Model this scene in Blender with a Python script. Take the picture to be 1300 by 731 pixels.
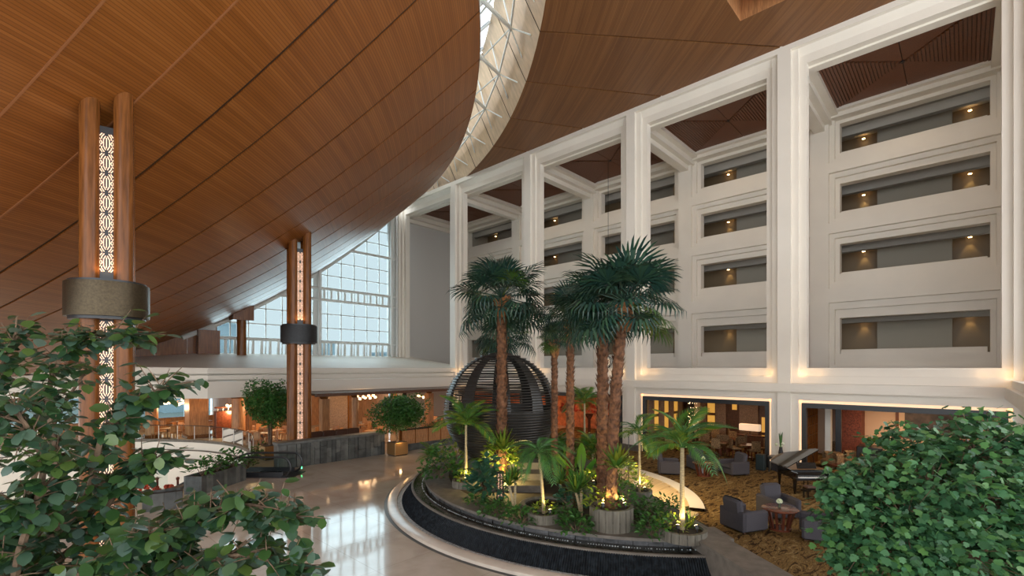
import bpy, bmesh, math, random
from math import sin, cos, pi, radians, atan2, hypot, sqrt
from mathutils import Vector, Matrix, Euler
from mathutils.geometry import tessellate_polygon

for o in list(bpy.data.objects):
    bpy.data.objects.remove(o, do_unlink=True)
SC = bpy.context.scene
COL = SC.collection
random.seed(7)

# ------------------------------------------------------------------ camera
CAM_H = 5.2
cam_d = bpy.data.cameras.new('camera')
cam = bpy.data.objects.new('camera', cam_d)
COL.objects.link(cam)
cam_d.sensor_width = 36.0
cam_d.lens = 36.0 * 611.0 / 1300.0
cam_d.shift_y = (467 - 365.5) / 1300.0
cam_d.clip_end = 2000
cam_d.clip_start = 0.05
cam.location = (0, 0, CAM_H)
cam.rotation_euler = (pi / 2, 0, radians(-46.76))
SC.camera = cam

# ------------------------------------------------------------------ sky, exposure
W = bpy.data.worlds.new('world')
SC.world = W
W.use_nodes = True
_nt = W.node_tree
_nt.nodes.clear()
_bg = _nt.nodes.new('ShaderNodeBackground')
_bg.inputs[0].default_value = (0.93, 0.97, 1.0, 1)
_bg.inputs[1].default_value = 3.0
_wo = _nt.nodes.new('ShaderNodeOutputWorld')
_nt.links.new(_bg.outputs[0], _wo.inputs[0])
SC.view_settings.view_transform = 'Standard'
SC.view_settings.look = 'None'
SC.view_settings.gamma = 1
SC.view_settings.use_curve_mapping = False
SC.view_settings.exposure = 0.27
# added area light outside the tall end window, boosting its daylight
_a = bpy.data.lights.new('window_fill', 'AREA'); _a.shape = 'RECTANGLE'; _a.size = 15.0; _a.size_y = 11.0; _a.energy = 6500; _a.color = (.86, .95, 1.0)
_ao = bpy.data.objects.new('window_fill', _a); COL.objects.link(_ao)
_ao.location = (19.0, 42.6, 12.5); _ao.rotation_euler = (-pi / 2, 0, 0)
cy = SC.cycles
cy.use_denoising = True
cy.max_bounces = 8
cy.diffuse_bounces = 5
cy.glossy_bounces = 4
cy.transmission_bounces = 6
cy.transparent_max_bounces = 12
cy.sample_clamp_indirect = 6.0
cy.sample_clamp_direct = 30.0
cy.caustics_reflective = False
cy.caustics_refractive = False
cy.blur_glossy = 0.5

# measured camera frame: unit vectors of the building grid
def ray(px, py):
    r = (px - 650.0) / 611.0
    return Vector((.6853 * r + .7282, -.7286 * r + .6849, (467.0 - py) / 611.0))
def gp(px, py, z=0.0):            # point of the photograph on the level z
    R = ray(px, py); t = (z - CAM_H) / R.z
    return Vector((R.x * t, R.y * t, z))
def dp(px, py, d):                # point of the photograph at distance d
    R = ray(px, py)
    return Vector((R.x * d, R.y * d, CAM_H + R.z * d))
def onY(px, Y):
    R = ray(px, 467); return R.x * Y / R.y
def onX(px, X):
    R = ray(px, 467); return R.y * X / R.x

# ------------------------------------------------------------------ mesh helpers
class MB:
    def __init__(s):
        s.v = []; s.f = []
    def add(s, vs, fs):
        b = len(s.v); s.v.extend([tuple(p) for p in vs]); s.f.extend([tuple(b + i for i in f) for f in fs]); return s
    def quad(s, a, b, c, d):
        return s.add([a, b, c, d], [(0, 1, 2, 3)])
    def box(s, x0, x1, y0, y1, z0, z1, M=None):
        vs = [Vector((x, y, z)) for z in (z0, z1) for y in (y0, y1) for x in (x0, x1)]
        if M is not None: vs = [M @ p for p in vs]
        return s.add(vs, [(0, 2, 3, 1), (4, 5, 7, 6), (0, 1, 5, 4), (2, 6, 7, 3), (0, 4, 6, 2), (1, 3, 7, 5)])
    def cbox(s, x0, x1, y0, y1, z0, z1, b=.02, M=None):     # box with chamfered edges
        vs = []
        for z in (z0, z0 + b, z1 - b, z1):
            i = b if z in (z0, z1) else 0
            X0, X1, Y0, Y1 = x0 + i, x1 - i, y0 + i, y1 - i
            c = b
            vs += [(X0 + c, Y0, z), (X1 - c, Y0, z), (X1, Y0 + c, z), (X1, Y1 - c, z), (X1 - c, Y1, z), (X0 + c, Y1, z), (X0, Y1 - c, z), (X0, Y0 + c, z)]
        vs = [Vector(p) for p in vs]
        if M is not None: vs = [M @ p for p in vs]
        fs = [tuple(range(7, -1, -1)), tuple(range(24, 32))]
        for k in range(3):
            for i in range(8):
                j = (i + 1) % 8
                fs.append((k * 8 + i, k * 8 + j, k * 8 + 8 + j, k * 8 + 8 + i))
        return s.add(vs, fs)
    def bar(s, p, q, w, h=None, up=(0, 0, 1)):
        p = Vector(p); q = Vector(q); h = h or w
        d = (q - p).normalized(); u = Vector(up)
        if abs(d.dot(u)) > .98: u = Vector((1, 0, 0))
        a = d.cross(u).normalized(); b = a.cross(d).normalized()
        vs = [e + a * (sx * w / 2) + b * (sy * h / 2) for e in (p, q) for sx, sy in ((-1, -1), (1, -1), (1, 1), (-1, 1))]
        return s.add(vs, [(3, 2, 1, 0), (4, 5, 6, 7), (0, 1, 5, 4), (1, 2, 6, 5), (2, 3, 7, 6), (3, 0, 4, 7)])
    def tube(s, pts, rad, n=8, caps=True):
        pts = [Vector(p) for p in pts]; m = len(pts)
        if not hasattr(rad, '__len__'): rad = [rad] * m
        base = len(s.v); a = None
        for i in range(m):
            d = (pts[min(i + 1, m - 1)] - pts[max(i - 1, 0)]).normalized()
            if a is None:
                u = Vector((0, 0, 1)) if abs(d.z) < .9 else Vector((1, 0, 0)); a = d.cross(u).normalized()
            else:
                a = (a - d * a.dot(d)).normalized()
            b = d.cross(a)
            for k in range(n):
                t = 2 * pi * k / n
                s.v.append(tuple(pts[i] + (a * cos(t) + b * sin(t)) * rad[i]))
        for i in range(m - 1):
            for k in range(n):
                l = (k + 1) % n
                s.f.append((base + i * n + k, base + i * n + l, base + i * n + n + l, base + i * n + n + k))
        if caps:
            s.f.append(tuple(base + k for k in range(n - 1, -1, -1)))
            s.f.append(tuple(base + (m - 1) * n + k for k in range(n)))
        return s
    def lathe(s, prof, n=24, c=(0, 0, 0), a0=0, a1=2 * pi):
        full = abs(a1 - a0 - 2 * pi) < 1e-6; m = n if full else n + 1
        base = len(s.v)
        for (r, z) in prof:
            for k in range(m):
                t = a0 + (a1 - a0) * k / n
                s.v.append((c[0] + r * cos(t), c[1] + r * sin(t), c[2] + z))
        for i in range(len(prof) - 1):
            for k in range(n):
                l = (k + 1) % m
                s.f.append((base + i * m + k, base + i * m + l, base + i * m + m + l, base + i * m + m + k))
        return s
    def prism(s, poly, z0, z1, M=None):
        n = len(poly)
        vs = [Vector((p[0], p[1], z0)) for p in poly] + [Vector((p[0], p[1], z1)) for p in poly]
        if M is not None: vs = [M @ p for p in vs]
        tri = tessellate_polygon([[Vector((p[0], p[1], 0)) for p in poly]])
        fs = [tuple(t) for t in tri] + [tuple(i + n for i in reversed(t)) for t in tri]
        fs += [(i, (i + 1) % n, (i + 1) % n + n, i + n) for i in range(n)]
        return s.add(vs, fs)
    def flat(s, loops, z):
        allp = [p for l in loops for p in l]
        tri = tessellate_polygon([[Vector((p[0], p[1], 0)) for p in l] for l in loops])
        return s.add([(p[0], p[1], z) for p in allp], [tuple(t) for t in tri])
    def sphere(s, c, r, nu=12, nv=8, sz=1):
        base = len(s.v)
        for i in range(nv + 1):
            t = pi * i / nv
            for k in range(nu):
                p = 2 * pi * k / nu
                s.v.append((c[0] + r * sin(t) * cos(p), c[1] + r * sin(t) * sin(p), c[2] + r * sz * cos(t)))
        for i in range(nv):
            for k in range(nu):
                l = (k + 1) % nu
                s.f.append((base + i * nu + k, base + (i + 1) * nu + k, base + (i + 1) * nu + l, base + i * nu + l))
        return s
    def rings(s, rects, axis='x'):   # stepped frame: list of (y0,y1,z0,z1,x)
        for A, B in zip(rects[:-1], rects[1:]):
            pa = [(A[4], A[0], A[2]), (A[4], A[1], A[2]), (A[4], A[1], A[3]), (A[4], A[0], A[3])]
            pb = [(B[4], B[0], B[2]), (B[4], B[1], B[2]), (B[4], B[1], B[3]), (B[4], B[0], B[3])]
            for i in range(4):
                j = (i + 1) % 4
                s.quad(pa[i], pa[j], pb[j], pb[i])
        return s

def mesh_of(name, mb, material, smooth=False):
    me = bpy.data.meshes.new(name)
    me.from_pydata(mb.v, [], mb.f)
    bm = bmesh.new(); bm.from_mesh(me)
    bmesh.ops.recalc_face_normals(bm, faces=bm.faces)
    bm.to_mesh(me); bm.free()
    if material is not None: me.materials.append(material)
    if smooth:
        me.polygons.foreach_set('use_smooth', [True] * len(me.polygons))
        me.set_sharp_from_angle(angle=radians(40))
    return me
def link(name, data, parent=None, loc=None, rz=0):
    o = bpy.data.objects.new(name, data); COL.objects.link(o)
    if parent is not None: o.parent = parent
    if loc is not None: o.location = loc
    if rz: o.rotation_euler = (0, 0, rz)
    return o
def tag(o, label=None, cat=None, group=None, kind=None):
    if label: o['label'] = label
    if cat: o['category'] = cat
    if group: o['group'] = group
    if kind: o['kind'] = kind
    return o
def ob(name, mb, material, parent=None, smooth=False, label=None, cat=None, group=None, kind=None, loc=None, rz=0):
    return tag(link(name, mesh_of(name, mb, material, smooth), parent, loc, rz), label, cat, group, kind)
def thing(name, label, cat, loc=(0, 0, 0), rz=0, group=None):
    return tag(link(name, None, None, loc, rz), label, cat, group)
def struct(name, mb, material, label, cat='structure', smooth=False, parent=None):
    o = ob(name, mb, material, parent, smooth)
    if parent is None: tag(o, label, cat, None, 'structure')
    return o
def root(name, label, cat='structure'):
    return tag(link(name, None), label, cat, None, 'structure')
def dup(r, loc, rz=0, label=None, group=None, scale=None):
    c = r.copy(); COL.objects.link(c); c.location = loc; c.rotation_euler = (0, 0, rz)
    if scale: c.scale = (scale,) * 3 if not hasattr(scale, '__len__') else scale
    if label: c['label'] = label
    if group: c['group'] = group
    for ch in list(r.children):
        k = ch.copy(); COL.objects.link(k); k.parent = c
        for g in list(ch.children):
            q = g.copy(); COL.objects.link(q); q.parent = k
    return c

# ------------------------------------------------------------------ materials
def newmat(name):
    m = bpy.data.materials.new(name); m.use_nodes = True
    nt = m.node_tree
    return m, nt, nt.nodes['Principled BSDF']
def N(nt, t, **kw):
    n = nt.nodes.new('ShaderNode' + t)
    for k, v in kw.items():
        if k.startswith('i'): n.inputs[int(k[1:])].default_value = v
        else: setattr(n, k, v)
    return n
def L(nt, a, b): nt.links.new(a, b)
def ramp(nt, stops):
    r = nt.nodes.new('ShaderNodeValToRGB')
    while len(r.color_ramp.elements) < len(stops): r.color_ramp.elements.new(.5)
    for e, (p, c) in zip(r.color_ramp.elements, stops):
        e.position = p; e.color = (*c, 1)
    return r
def mat(name, col, rough=.5, metal=0, spec=.5, noise=None, bump=None, emit=0, ecol=None, coat=0, stretch=None):
    m, nt, b = newmat(name)
    b.inputs['Base Color'].default_value = (*col, 1)
    b.inputs['Roughness'].default_value = rough
    b.inputs['Metallic'].default_value = metal
    b.inputs['Specular IOR Level'].default_value = spec
    b.inputs['Coat Weight'].default_value = coat
    if emit:
        b.inputs['Emission Color'].default_value = (*(ecol or col), 1)
        b.inputs['Emission Strength'].default_value = emit
    tc = N(nt, 'TexCoord') if (noise or bump) else None
    src = tc.outputs['Object'] if tc else None
    if tc and stretch:
        mp = N(nt, 'Mapping'); mp.inputs['Scale'].default_value = stretch
        L(nt, src, mp.inputs[0]); src = mp.outputs[0]
    if noise:
        n = N(nt, 'TexNoise'); n.inputs['Scale'].default_value = noise[0]; n.inputs['Detail'].default_value = 4
        L(nt, src, n.inputs['Vector'])
        k = noise[1]
        lo = tuple(c * (1 - k) for c in col); hi = tuple(min(1, c * (1 + k)) for c in col)
        if len(noise) > 2: hi = noise[2]
        r = ramp(nt, [(.3, lo), (.7, hi)])
        L(nt, n.outputs['Fac'], r.inputs[0]); L(nt, r.outputs[0], b.inputs['Base Color'])
    if bump:
        n2 = N(nt, 'TexNoise'); n2.inputs['Scale'].default_value = bump[0]; n2.inputs['Detail'].default_value = 3
        L(nt, src, n2.inputs['Vector'])
        bp = N(nt, 'Bump'); bp.inputs['Strength'].default_value = bump[1]; bp.inputs['Distance'].default_value = .02
        L(nt, n2.outputs['Fac'], bp.inputs['Height']); L(nt, bp.outputs[0], b.inputs['Normal'])
    return m
def leafmat(name, cols, rough=.42, trans=.25, spec=.45):
    # colour differs from leaf to leaf (random per mesh island and per object)
    m, nt, b = newmat(name)
    g = N(nt, 'NewGeometry'); oi = N(nt, 'ObjectInfo')
    ad = N(nt, 'Math', operation='ADD'); L(nt, g.outputs['Random Per Island'], ad.inputs[0]); L(nt, oi.outputs['Random'], ad.inputs[1])
    fr = N(nt, 'Math', operation='FRACT'); L(nt, ad.outputs[0], fr.inputs[0])
    r = ramp(nt, [(i / max(1, len(cols) - 1), c) for i, c in enumerate(cols)])
    L(nt, fr.outputs[0], r.inputs[0]); L(nt, r.outputs[0], b.inputs['Base Color'])
    b.inputs['Roughness'].default_value = rough
    b.inputs['Specular IOR Level'].default_value = spec
    tr = N(nt, 'BsdfTranslucent'); L(nt, r.outputs[0], tr.inputs[0])
    mx = N(nt, 'MixShader'); mx.inputs[0].default_value = trans
    L(nt, b.outputs[0], mx.inputs[1]); L(nt, tr.outputs[0], mx.inputs[2])
    L(nt, mx.outputs[0], nt.nodes['Material Output'].inputs[0])
    return m
def lamp(name, kind, loc, power, color=(1, .78, .52), size=.1, rot=None, parent=None, spot=None, size_y=None):
    d = bpy.data.lights.new(name, kind); d.energy = power; d.color = color
    if kind == 'AREA':
        d.size = size
        if size_y: d.shape = 'RECTANGLE'; d.size_y = size_y
    else: d.shadow_soft_size = size
    if spot: d.spot_size = radians(spot); d.spot_blend = .6
    o = link(name, d, parent, loc)
    if rot: o.rotation_euler = rot
    return o

CX, CY = -17.435, 46.268                  # centre of the round roof
def roofz(r): return 10.356 + .6267 * (r - 32) + .01475 * (r - 32) ** 2

def wood_ceiling(name, slat, dark, mid, light, rough, slat_axis='r'):
    m, nt, b = newmat(name)
    g = N(nt, 'NewGeometry'); sx = N(nt, 'SeparateXYZ'); L(nt, g.outputs['Position'], sx.inputs[0])
    dx = N(nt, 'Math', operation='SUBTRACT', i1=CX); L(nt, sx.outputs[0], dx.inputs[0])
    dy = N(nt, 'Math', operation='SUBTRACT', i1=CY); L(nt, sx.outputs[1], dy.inputs[0])
    cb = N(nt, 'CombineXYZ'); L(nt, dx.outputs[0], cb.inputs[0]); L(nt, dy.outputs[0], cb.inputs[1])
    ln = N(nt, 'VectorMath', operation='LENGTH'); L(nt, cb.outputs[0], ln.inputs[0])
    th = N(nt, 'Math', operation='ARCTAN2'); L(nt, dy.outputs[0], th.inputs[0]); L(nt, dx.outputs[0], th.inputs[1])
    q = N(nt, 'Math', operation='DIVIDE', i1=slat); L(nt, ln.outputs['Value'], q.inputs[0])
    fl = N(nt, 'Math', operation='FLOOR'); L(nt, q.outputs[0], fl.inputs[0])
    fr = N(nt, 'Math', operation='FRACT'); L(nt, q.outputs[0], fr.inputs[0])
    oi = N(nt, 'ObjectInfo')
    cv = N(nt, 'CombineXYZ'); L(nt, fl.outputs[0], cv.inputs[0]); L(nt, oi.outputs['Random'], cv.inputs[1])
    wn = N(nt, 'TexWhiteNoise', noise_dimensions='2D'); L(nt, cv.outputs[0], wn.inputs['Vector'])
    # broad streaks along the slats
    t8 = N(nt, 'Math', operation='MULTIPLY', i1=9.0); L(nt, th.outputs[0], t8.inputs[0])
    t8b = N(nt, 'Math', operation='ADD'); L(nt, t8.outputs[0], t8b.inputs[0])
    o9 = N(nt, 'Math', operation='MULTIPLY', i1=60.0); L(nt, oi.outputs['Random'], o9.inputs[0]); L(nt, o9.outputs[0], t8b.inputs[1])
    r3 = N(nt, 'Math', operation='MULTIPLY', i1=2.6); L(nt, ln.outputs['Value'], r3.inputs[0])
    cv2 = N(nt, 'CombineXYZ'); L(nt, r3.outputs[0], cv2.inputs[0]); L(nt, t8b.outputs[0], cv2.inputs[1])
    no = N(nt, 'TexNoise'); no.inputs['Scale'].default_value = 1.0; no.inputs['Detail'].default_value = 5; L(nt, cv2.outputs[0], no.inputs['Vector'])
    a = N(nt, 'Math', operation='MULTIPLY', i1=.35); L(nt, wn.outputs['Value'], a.inputs[0])
    s = N(nt, 'Math', operation='ADD'); L(nt, a.outputs[0], s.inputs[0])
    n6 = N(nt, 'Math', operation='MULTIPLY', i1=.75); L(nt, no.outputs['Fac'], n6.inputs[0]); L(nt, n6.outputs[0], s.inputs[1])
    rp = ramp(nt, [(.25, dark), (.55, mid), (.85, light)]); L(nt, s.outputs[0], rp.inputs[0])
    gr = N(nt, 'Math', operation='LESS_THAN', i1=.22); L(nt, fr.outputs[0], gr.inputs[0])
    g5 = N(nt, 'Math', operation='MULTIPLY', i1=.5); L(nt, gr.outputs[0], g5.inputs[0])
    mx = N(nt, 'MixRGB'); mx.inputs[2].default_value = (*[c * .25 for c in dark], 1)
    L(nt, g5.outputs[0], mx.inputs[0]); L(nt, rp.outputs[0], mx.inputs[1])
    L(nt, mx.outputs[0], b.inputs['Base Color'])
    b.inputs['Roughness'].default_value = rough
    b.inputs['Specular IOR Level'].default_value = .5
    return m

M = {}
M['ceil_l'] = wood_ceiling('slatted wood', .075, (.178, .054, .008), (.228, .074, .013), (.285, .100, .022), .36)
M['ceil_r'] = wood_ceiling('slatted wood pale', .075, (.150, .055, .014), (.20, .080, .022), (.26, .11, .034), .5)
M['batten'] = mat('batten wood', (.27, .105, .04), .4)
M['joint'] = mat('dark joint', (.035, .014, .007), .6)
M['coffer'] = mat('coffer wood', (.15, .050, .018), .45, noise=(6, .3), stretch=(1, 12, 1))
M['coffer_dark'] = mat('coffer slat wood', (.085, .028, .011), .5)
M['white'] = mat('white plaster', (.80, .75, .665), .55, noise=(.6, .03))
M['white2'] = mat('cream plaster', (.74, .69, .61), .6)
M['greywall'] = mat('grey plaster', (.60, .59, .57), .7)
M['tan'] = mat('light ply', (.54, .385, .235), .5, noise=(3, .16), stretch=(1, 1, .2))
M['steel'] = mat('white steel', (.72, .76, .74), .35, spec=.5)
M['winframe'] = mat('window frame', (.70, .72, .70), .4)
M['wood'] = mat('column wood', (.175, .062, .015), .24, spec=.25, noise=(5, .35), stretch=(3, 3, .25))
M['wood2'] = mat('warm wood', (.42, .20, .085), .4, noise=(5, .3), stretch=(3, 3, .4))
M['darkwood'] = mat('dark wood', (.10, .042, .02), .35, noise=(8, .3))
M['redwood'] = mat('red wood', (.12, .034, .018), .25, noise=(8, .35), coat=.3)
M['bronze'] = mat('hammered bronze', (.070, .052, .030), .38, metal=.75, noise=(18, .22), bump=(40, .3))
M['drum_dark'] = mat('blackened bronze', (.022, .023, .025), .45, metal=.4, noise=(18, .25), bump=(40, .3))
M['blackmetal'] = mat('black metal', (.016, .017, .02), .35)
M['gloss_black'] = mat('piano lacquer', (.006, .006, .007), .06, coat=1)
M['glowpanel'] = mat('lattice glow', (1, .62, .42), .5, emit=.72, ecol=(1, .62, .40))
M['led'] = mat('cove light', (1, .75, .5), .5, emit=.6, ecol=(1, .66, .40))
M['bulb'] = mat('lamp bulb', (1, .8, .5), .4, emit=14, ecol=(1, .66, .30))
M['globe'] = mat('globe lamp', (1, .85, .65), .4, emit=3.2, ecol=(1, .66, .36))
M['shade'] = mat('lamp shade', (.9, .75, .6), .7, emit=.45, ecol=(1, .72, .48))
M['slate'] = mat('slate', (.075, .08, .078), .6, noise=(2.2, .45), bump=(9, .5))
M['slate2'] = mat('slate light', (.12, .125, .118), .6, noise=(2.2, .4), bump=(9, .5))
M['concrete'] = mat('planter concrete', (.135, .122, .095), .8, noise=(3, .3), bump=(14, .25), stretch=(3, 3, .5))
M['stone'] = mat('grey stone', (.135, .118, .098), .6, noise=(4, .25), bump=(20, .2))
M['stonedark'] = mat('wet dark stone', (.05, .05, .052), .3, noise=(6, .5), bump=(30, .6))
M['cream_stone'] = mat('cream stone', (.60, .53, .45), .22, noise=(1.5, .12))
M['soil'] = mat('soil', (.03, .02, .012), .9, bump=(30, .6))
M['fabric'] = mat('grey upholstery', (.060, .056, .066), .9, noise=(60, .12))
M['pattern'] = mat('patterned upholstery', (.16, .09, .05), .9, noise=(22, .7, (.42, .26, .12)))
M['goldpot'] = mat('brass planter', (.36, .20, .075), .4, metal=.5)
M['chairwood'] = mat('chair wood', (.30, .14, .06), .4)
M['peach'] = mat('peach wall', (.70, .50, .34), .6)
M['brickred'] = mat('carved red stone', (.16, .042, .024), .7, noise=(14, .5))
M['art'] = mat('dark painting', (.07, .05, .04), .5, noise=(3, .7))
M['screenwood'] = mat('carved screen', (.26, .17, .12), .6, noise=(30, .5), bump=(40, .6))
M['sphere'] = mat('dark slat sphere', (.035, .032, .029), .35, metal=.2)
M['bark'] = mat('palm bark', (.135, .058, .026), .85, noise=(9, .6), bump=(16, .8))
M['barkfibre'] = mat('palm fibre', (.30, .13, .05), .85, noise=(20, .5))
M['bark2'] = mat('grey bark', (.15, .095, .058), .85, noise=(12, .4), bump=(20, .5))
M['stem'] = mat('pale palm stem', (.36, .28, .16), .7, noise=(14, .35), stretch=(1, 1, 4))
M['petiole'] = mat('leaf stalk', (.13, .15, .04), .6)
M['fan'] = leafmat('fan palm leaf', [(.014, .042, .034), (.020, .060, .046), (.038, .090, .046), (.015, .048, .040)], .38, .15)
M['fan_y'] = leafmat('fan palm leaf young', [(.10, .15, .02), (.05, .13, .03)], .4, .25)
M['areca'] = leafmat('areca leaf', [(.10, .23, .03), (.05, .16, .035), (.24, .27, .025)], .4, .3)
M['areca_d'] = leafmat('dark palm leaf', [(.045, .14, .045), (.07, .19, .045)], .4, .25)
M['banana'] = leafmat('broad leaf', [(.08, .27, .035), (.16, .36, .04), (.30, .38, .035)], .35, .35)
M['shrub'] = leafmat('shrub leaf', [(.022, .075, .02), (.045, .145, .028), (.075, .20, .035)], .4, .25)
M['shrub_y'] = leafmat('yellow green leaf', [(.15, .27, .03), (.30, .33, .035), (.09, .22, .025)], .45, .35)
M['blue_g'] = leafmat('blue green leaf', [(.03, .11, .075), (.05, .15, .09), (.03, .10, .05)], .45, .25)
M['ficus'] = leafmat('ficus leaf', [(.03, .12, .028), (.05, .175, .034), (.085, .22, .045), (.02, .075, .02)], .4, .25)
M['tree_l'] = leafmat('round leaf', [(.055, .115, .075), (.022, .065, .024), (.07, .15, .045), (.09, .15, .12), (.035, .095, .025), (.11, .18, .04)], .30, .28, .6)
M['tree_r'] = leafmat('lobed leaf', [(.062, .185, .082), (.026, .09, .038), (.10, .25, .115), (.11, .26, .07), (.04, .13, .058)], .4, .28)
M['redflower'] = leafmat('red flower', [(.55, .05, .02), (.75, .12, .04), (.4, .03, .02)], .5, .3)
M['whiteflower'] = leafmat('white flower', [(.72, .78, .5), (.85, .86, .70)], .5, .3)
M['keys'] = mat('piano keys', (.82, .80, .74), .3)
M['plate'] = mat('white china', (.8, .78, .72), .3)
M['outbuild'] = mat('hazy building', (.52, .66, .74), .8)  # distance haze put into the pale blue colour
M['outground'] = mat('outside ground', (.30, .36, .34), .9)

def floor_marble():
    m, nt, b = newmat('polished marble')
    g = N(nt, 'NewGeometry')
    n = N(nt, 'TexNoise'); n.inputs['Scale'].default_value = .55; n.inputs['Detail'].default_value = 8; n.inputs['Distortion'].default_value = 1.2
    L(nt, g.outputs['Position'], n.inputs['Vector'])
    r = ramp(nt, [(.25, (.47, .40, .325)), (.5, (.58, .515, .435)), (.8, (.66, .60, .52))]); L(nt, n.outputs['Fac'], r.inputs[0])
    br = N(nt, 'TexBrick'); br.inputs['Scale'].default_value = 1.0; br.offset = 0
    br.inputs['Brick Width'].default_value = 2.2; br.inputs['Row Height'].default_value = 2.2; br.inputs['Mortar Size'].default_value = .012
    br.inputs['Color1'].default_value = (1, 1, 1, 1); br.inputs['Color2'].default_value = (.95, .95, .95, 1); br.inputs['Mortar'].default_value = (.80, .78, .76, 1)
    L(nt, g.outputs['Position'], br.inputs['Vector'])
    mx = N(nt, 'MixRGB', blend_type='MULTIPLY'); mx.inputs[0].default_value = 1
    L(nt, r.outputs[0], mx.inputs[1]); L(nt, br.outputs['Color'], mx.inputs[2]); L(nt, mx.outputs[0], b.inputs['Base Color'])
    b.inputs['Roughness'].default_value = .07
    b.inputs['Specular IOR Level'].default_value = .7
    n2 = N(nt, 'TexNoise'); n2.inputs['Scale'].default_value = .9; L(nt, g.outputs['Position'], n2.inputs['Vector'])
    bp = N(nt, 'Bump'); bp.inputs['Strength'].default_value = .02; bp.inputs['Distance'].default_value = .1
    L(nt, n2.outputs['Fac'], bp.inputs['Height']); L(nt, bp.outputs[0], b.inputs['Normal'])
    return m
M['marble'] = floor_marble()
def carpet():
    m, nt, b = newmat('brushed gold carpet')
    g = N(nt, 'NewGeometry')
    mp = N(nt, 'Mapping'); mp.inputs['Rotation'].default_value = (0, 0, radians(43)); mp.inputs['Scale'].default_value = (1.0, 3.0, 1)
    L(nt, g.outputs['Position'], mp.inputs[0])
    n = N(nt, 'TexNoise'); n.inputs['Scale'].default_value = 1.2; n.inputs['Detail'].default_value = 6; n.inputs['Roughness'].default_value = .72; n.inputs['Distortion'].default_value = 1.6
    L(nt, mp.outputs[0], n.inputs['Vector'])
    r = ramp(nt, [(.38, (.020, .012, .006)), (.46, (.09, .05, .018)), (.50, (.26, .165, .055)), (.545, (.075, .04, .015)), (.60, (.34, .235, .10)), (.68, (.13, .085, .04)), (.8, (.07, .05, .035))])
    L(nt, n.outputs['Fac'], r.inputs[0]); L(nt, r.outputs[0], b.inputs['Base Color'])
    b.inputs['Roughness'].default_value = .95; b.inputs['Specular IOR Level'].default_value = .1
    return m
M['carpet'] = carpet()
def glassmat(name, tint, refl=.12):
    m, nt, b = newmat(name)
    nt.nodes.remove(b)
    t = N(nt, 'BsdfTransparent'); t.inputs[0].default_value = (*tint, 1)
    gl = N(nt, 'BsdfGlossy'); gl.inputs['Roughness'].default_value = .02
    lw = N(nt, 'LayerWeight'); lw.inputs[0].default_value = refl
    mx = N(nt, 'MixShader'); L(nt, lw.outputs['Fresnel'], mx.inputs[0]); L(nt, t.outputs[0], mx.inputs[1]); L(nt, gl.outputs[0], mx.inputs[2])
    L(nt, mx.outputs[0], nt.nodes['Material Output'].inputs[0])
    return m
M['glass'] = glassmat('tinted window glass', (.43, .475, .485))
M['glass_roof'] = glassmat('roof glass', (.42, .45, .47))
M['glass2'] = glassmat('balustrade glass', (.86, .94, .92))
def water():
    m, nt, b = newmat('pool water')
    b.inputs['Base Color'].default_value = (.03, .03, .022, 1); b.inputs['Roughness'].default_value = .04; b.inputs['Specular IOR Level'].default_value = .8
    g = N(nt, 'NewGeometry'); n = N(nt, 'TexNoise'); n.inputs['Scale'].default_value = 7; L(nt, g.outputs['Position'], n.inputs['Vector'])
    bp = N(nt, 'Bump'); bp.inputs['Strength'].default_value = .12; bp.inputs['Distance'].default_value = .05
    L(nt, n.outputs['Fac'], bp.inputs['Height']); L(nt, bp.outputs[0], b.inputs['Normal'])
    return m
M['water'] = water()
def cascade():
    # dark fluted stone under a thin sheet of water
    m, nt, b = newmat('wet fluted cascade')
    b.inputs['Base Color'].default_value = (.016, .018, .022, 1); b.inputs['Roughness'].default_value = .35; b.inputs['Specular IOR Level'].default_value = .10
    g = N(nt, 'NewGeometry'); n = N(nt, 'TexNoise'); n.inputs['Scale'].default_value = 9; n.inputs['Detail'].default_value = 4; L(nt, g.outputs['Position'], n.inputs['Vector'])
    r = ramp(nt, [(.4, (.005, .007, .009)), (.78, (.020, .027, .034))]); L(nt, n.outputs['Fac'], r.inputs[0]); L(nt, r.outputs[0], b.inputs['Base Color'])
    bp = N(nt, 'Bump'); bp.inputs['Strength'].default_value = .5; bp.inputs['Distance'].default_value = .04
    L(nt, n.outputs['Fac'], bp.inputs['Height']); L(nt, bp.outputs[0], b.inputs['Normal'])
    return m
M['cascade'] = cascade()
M['foam'] = mat('foaming water', (.30, .34, .36), .35, noise=(14, .6, (.62, .68, .70)), bump=(20, .6))
# ================================================================== SETTING
VC = (-0.5, 34.5); VR = 11.3                # round well down to the lower level
FC = (18.26, 10.7)                          # centre of the fountain
def arc(c, r, a0, a1, n): return [(c[0] + r * cos(radians(a0 + (a1 - a0) * i / n)), c[1] + r * sin(radians(a0 + (a1 - a0) * i / n))) for i in range(n + 1)]

well = arc(VC, VR, 0, 360, 64)[:-1]
mb = MB().flat([[(-30, -14), (40, -14), (40, 62), (-30, 62)], well[::-1]], 0)
struct('floor', mb, M['marble'], 'polished cream marble floor of the atrium', 'floor')
mb = MB().flat([[(-16, 20), (16, 20), (16, 50), (-16, 50)]], -3.3)
struct('floor_lower', mb, M['cream_stone'], 'floor of the lower level down in the round well', 'floor')

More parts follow.
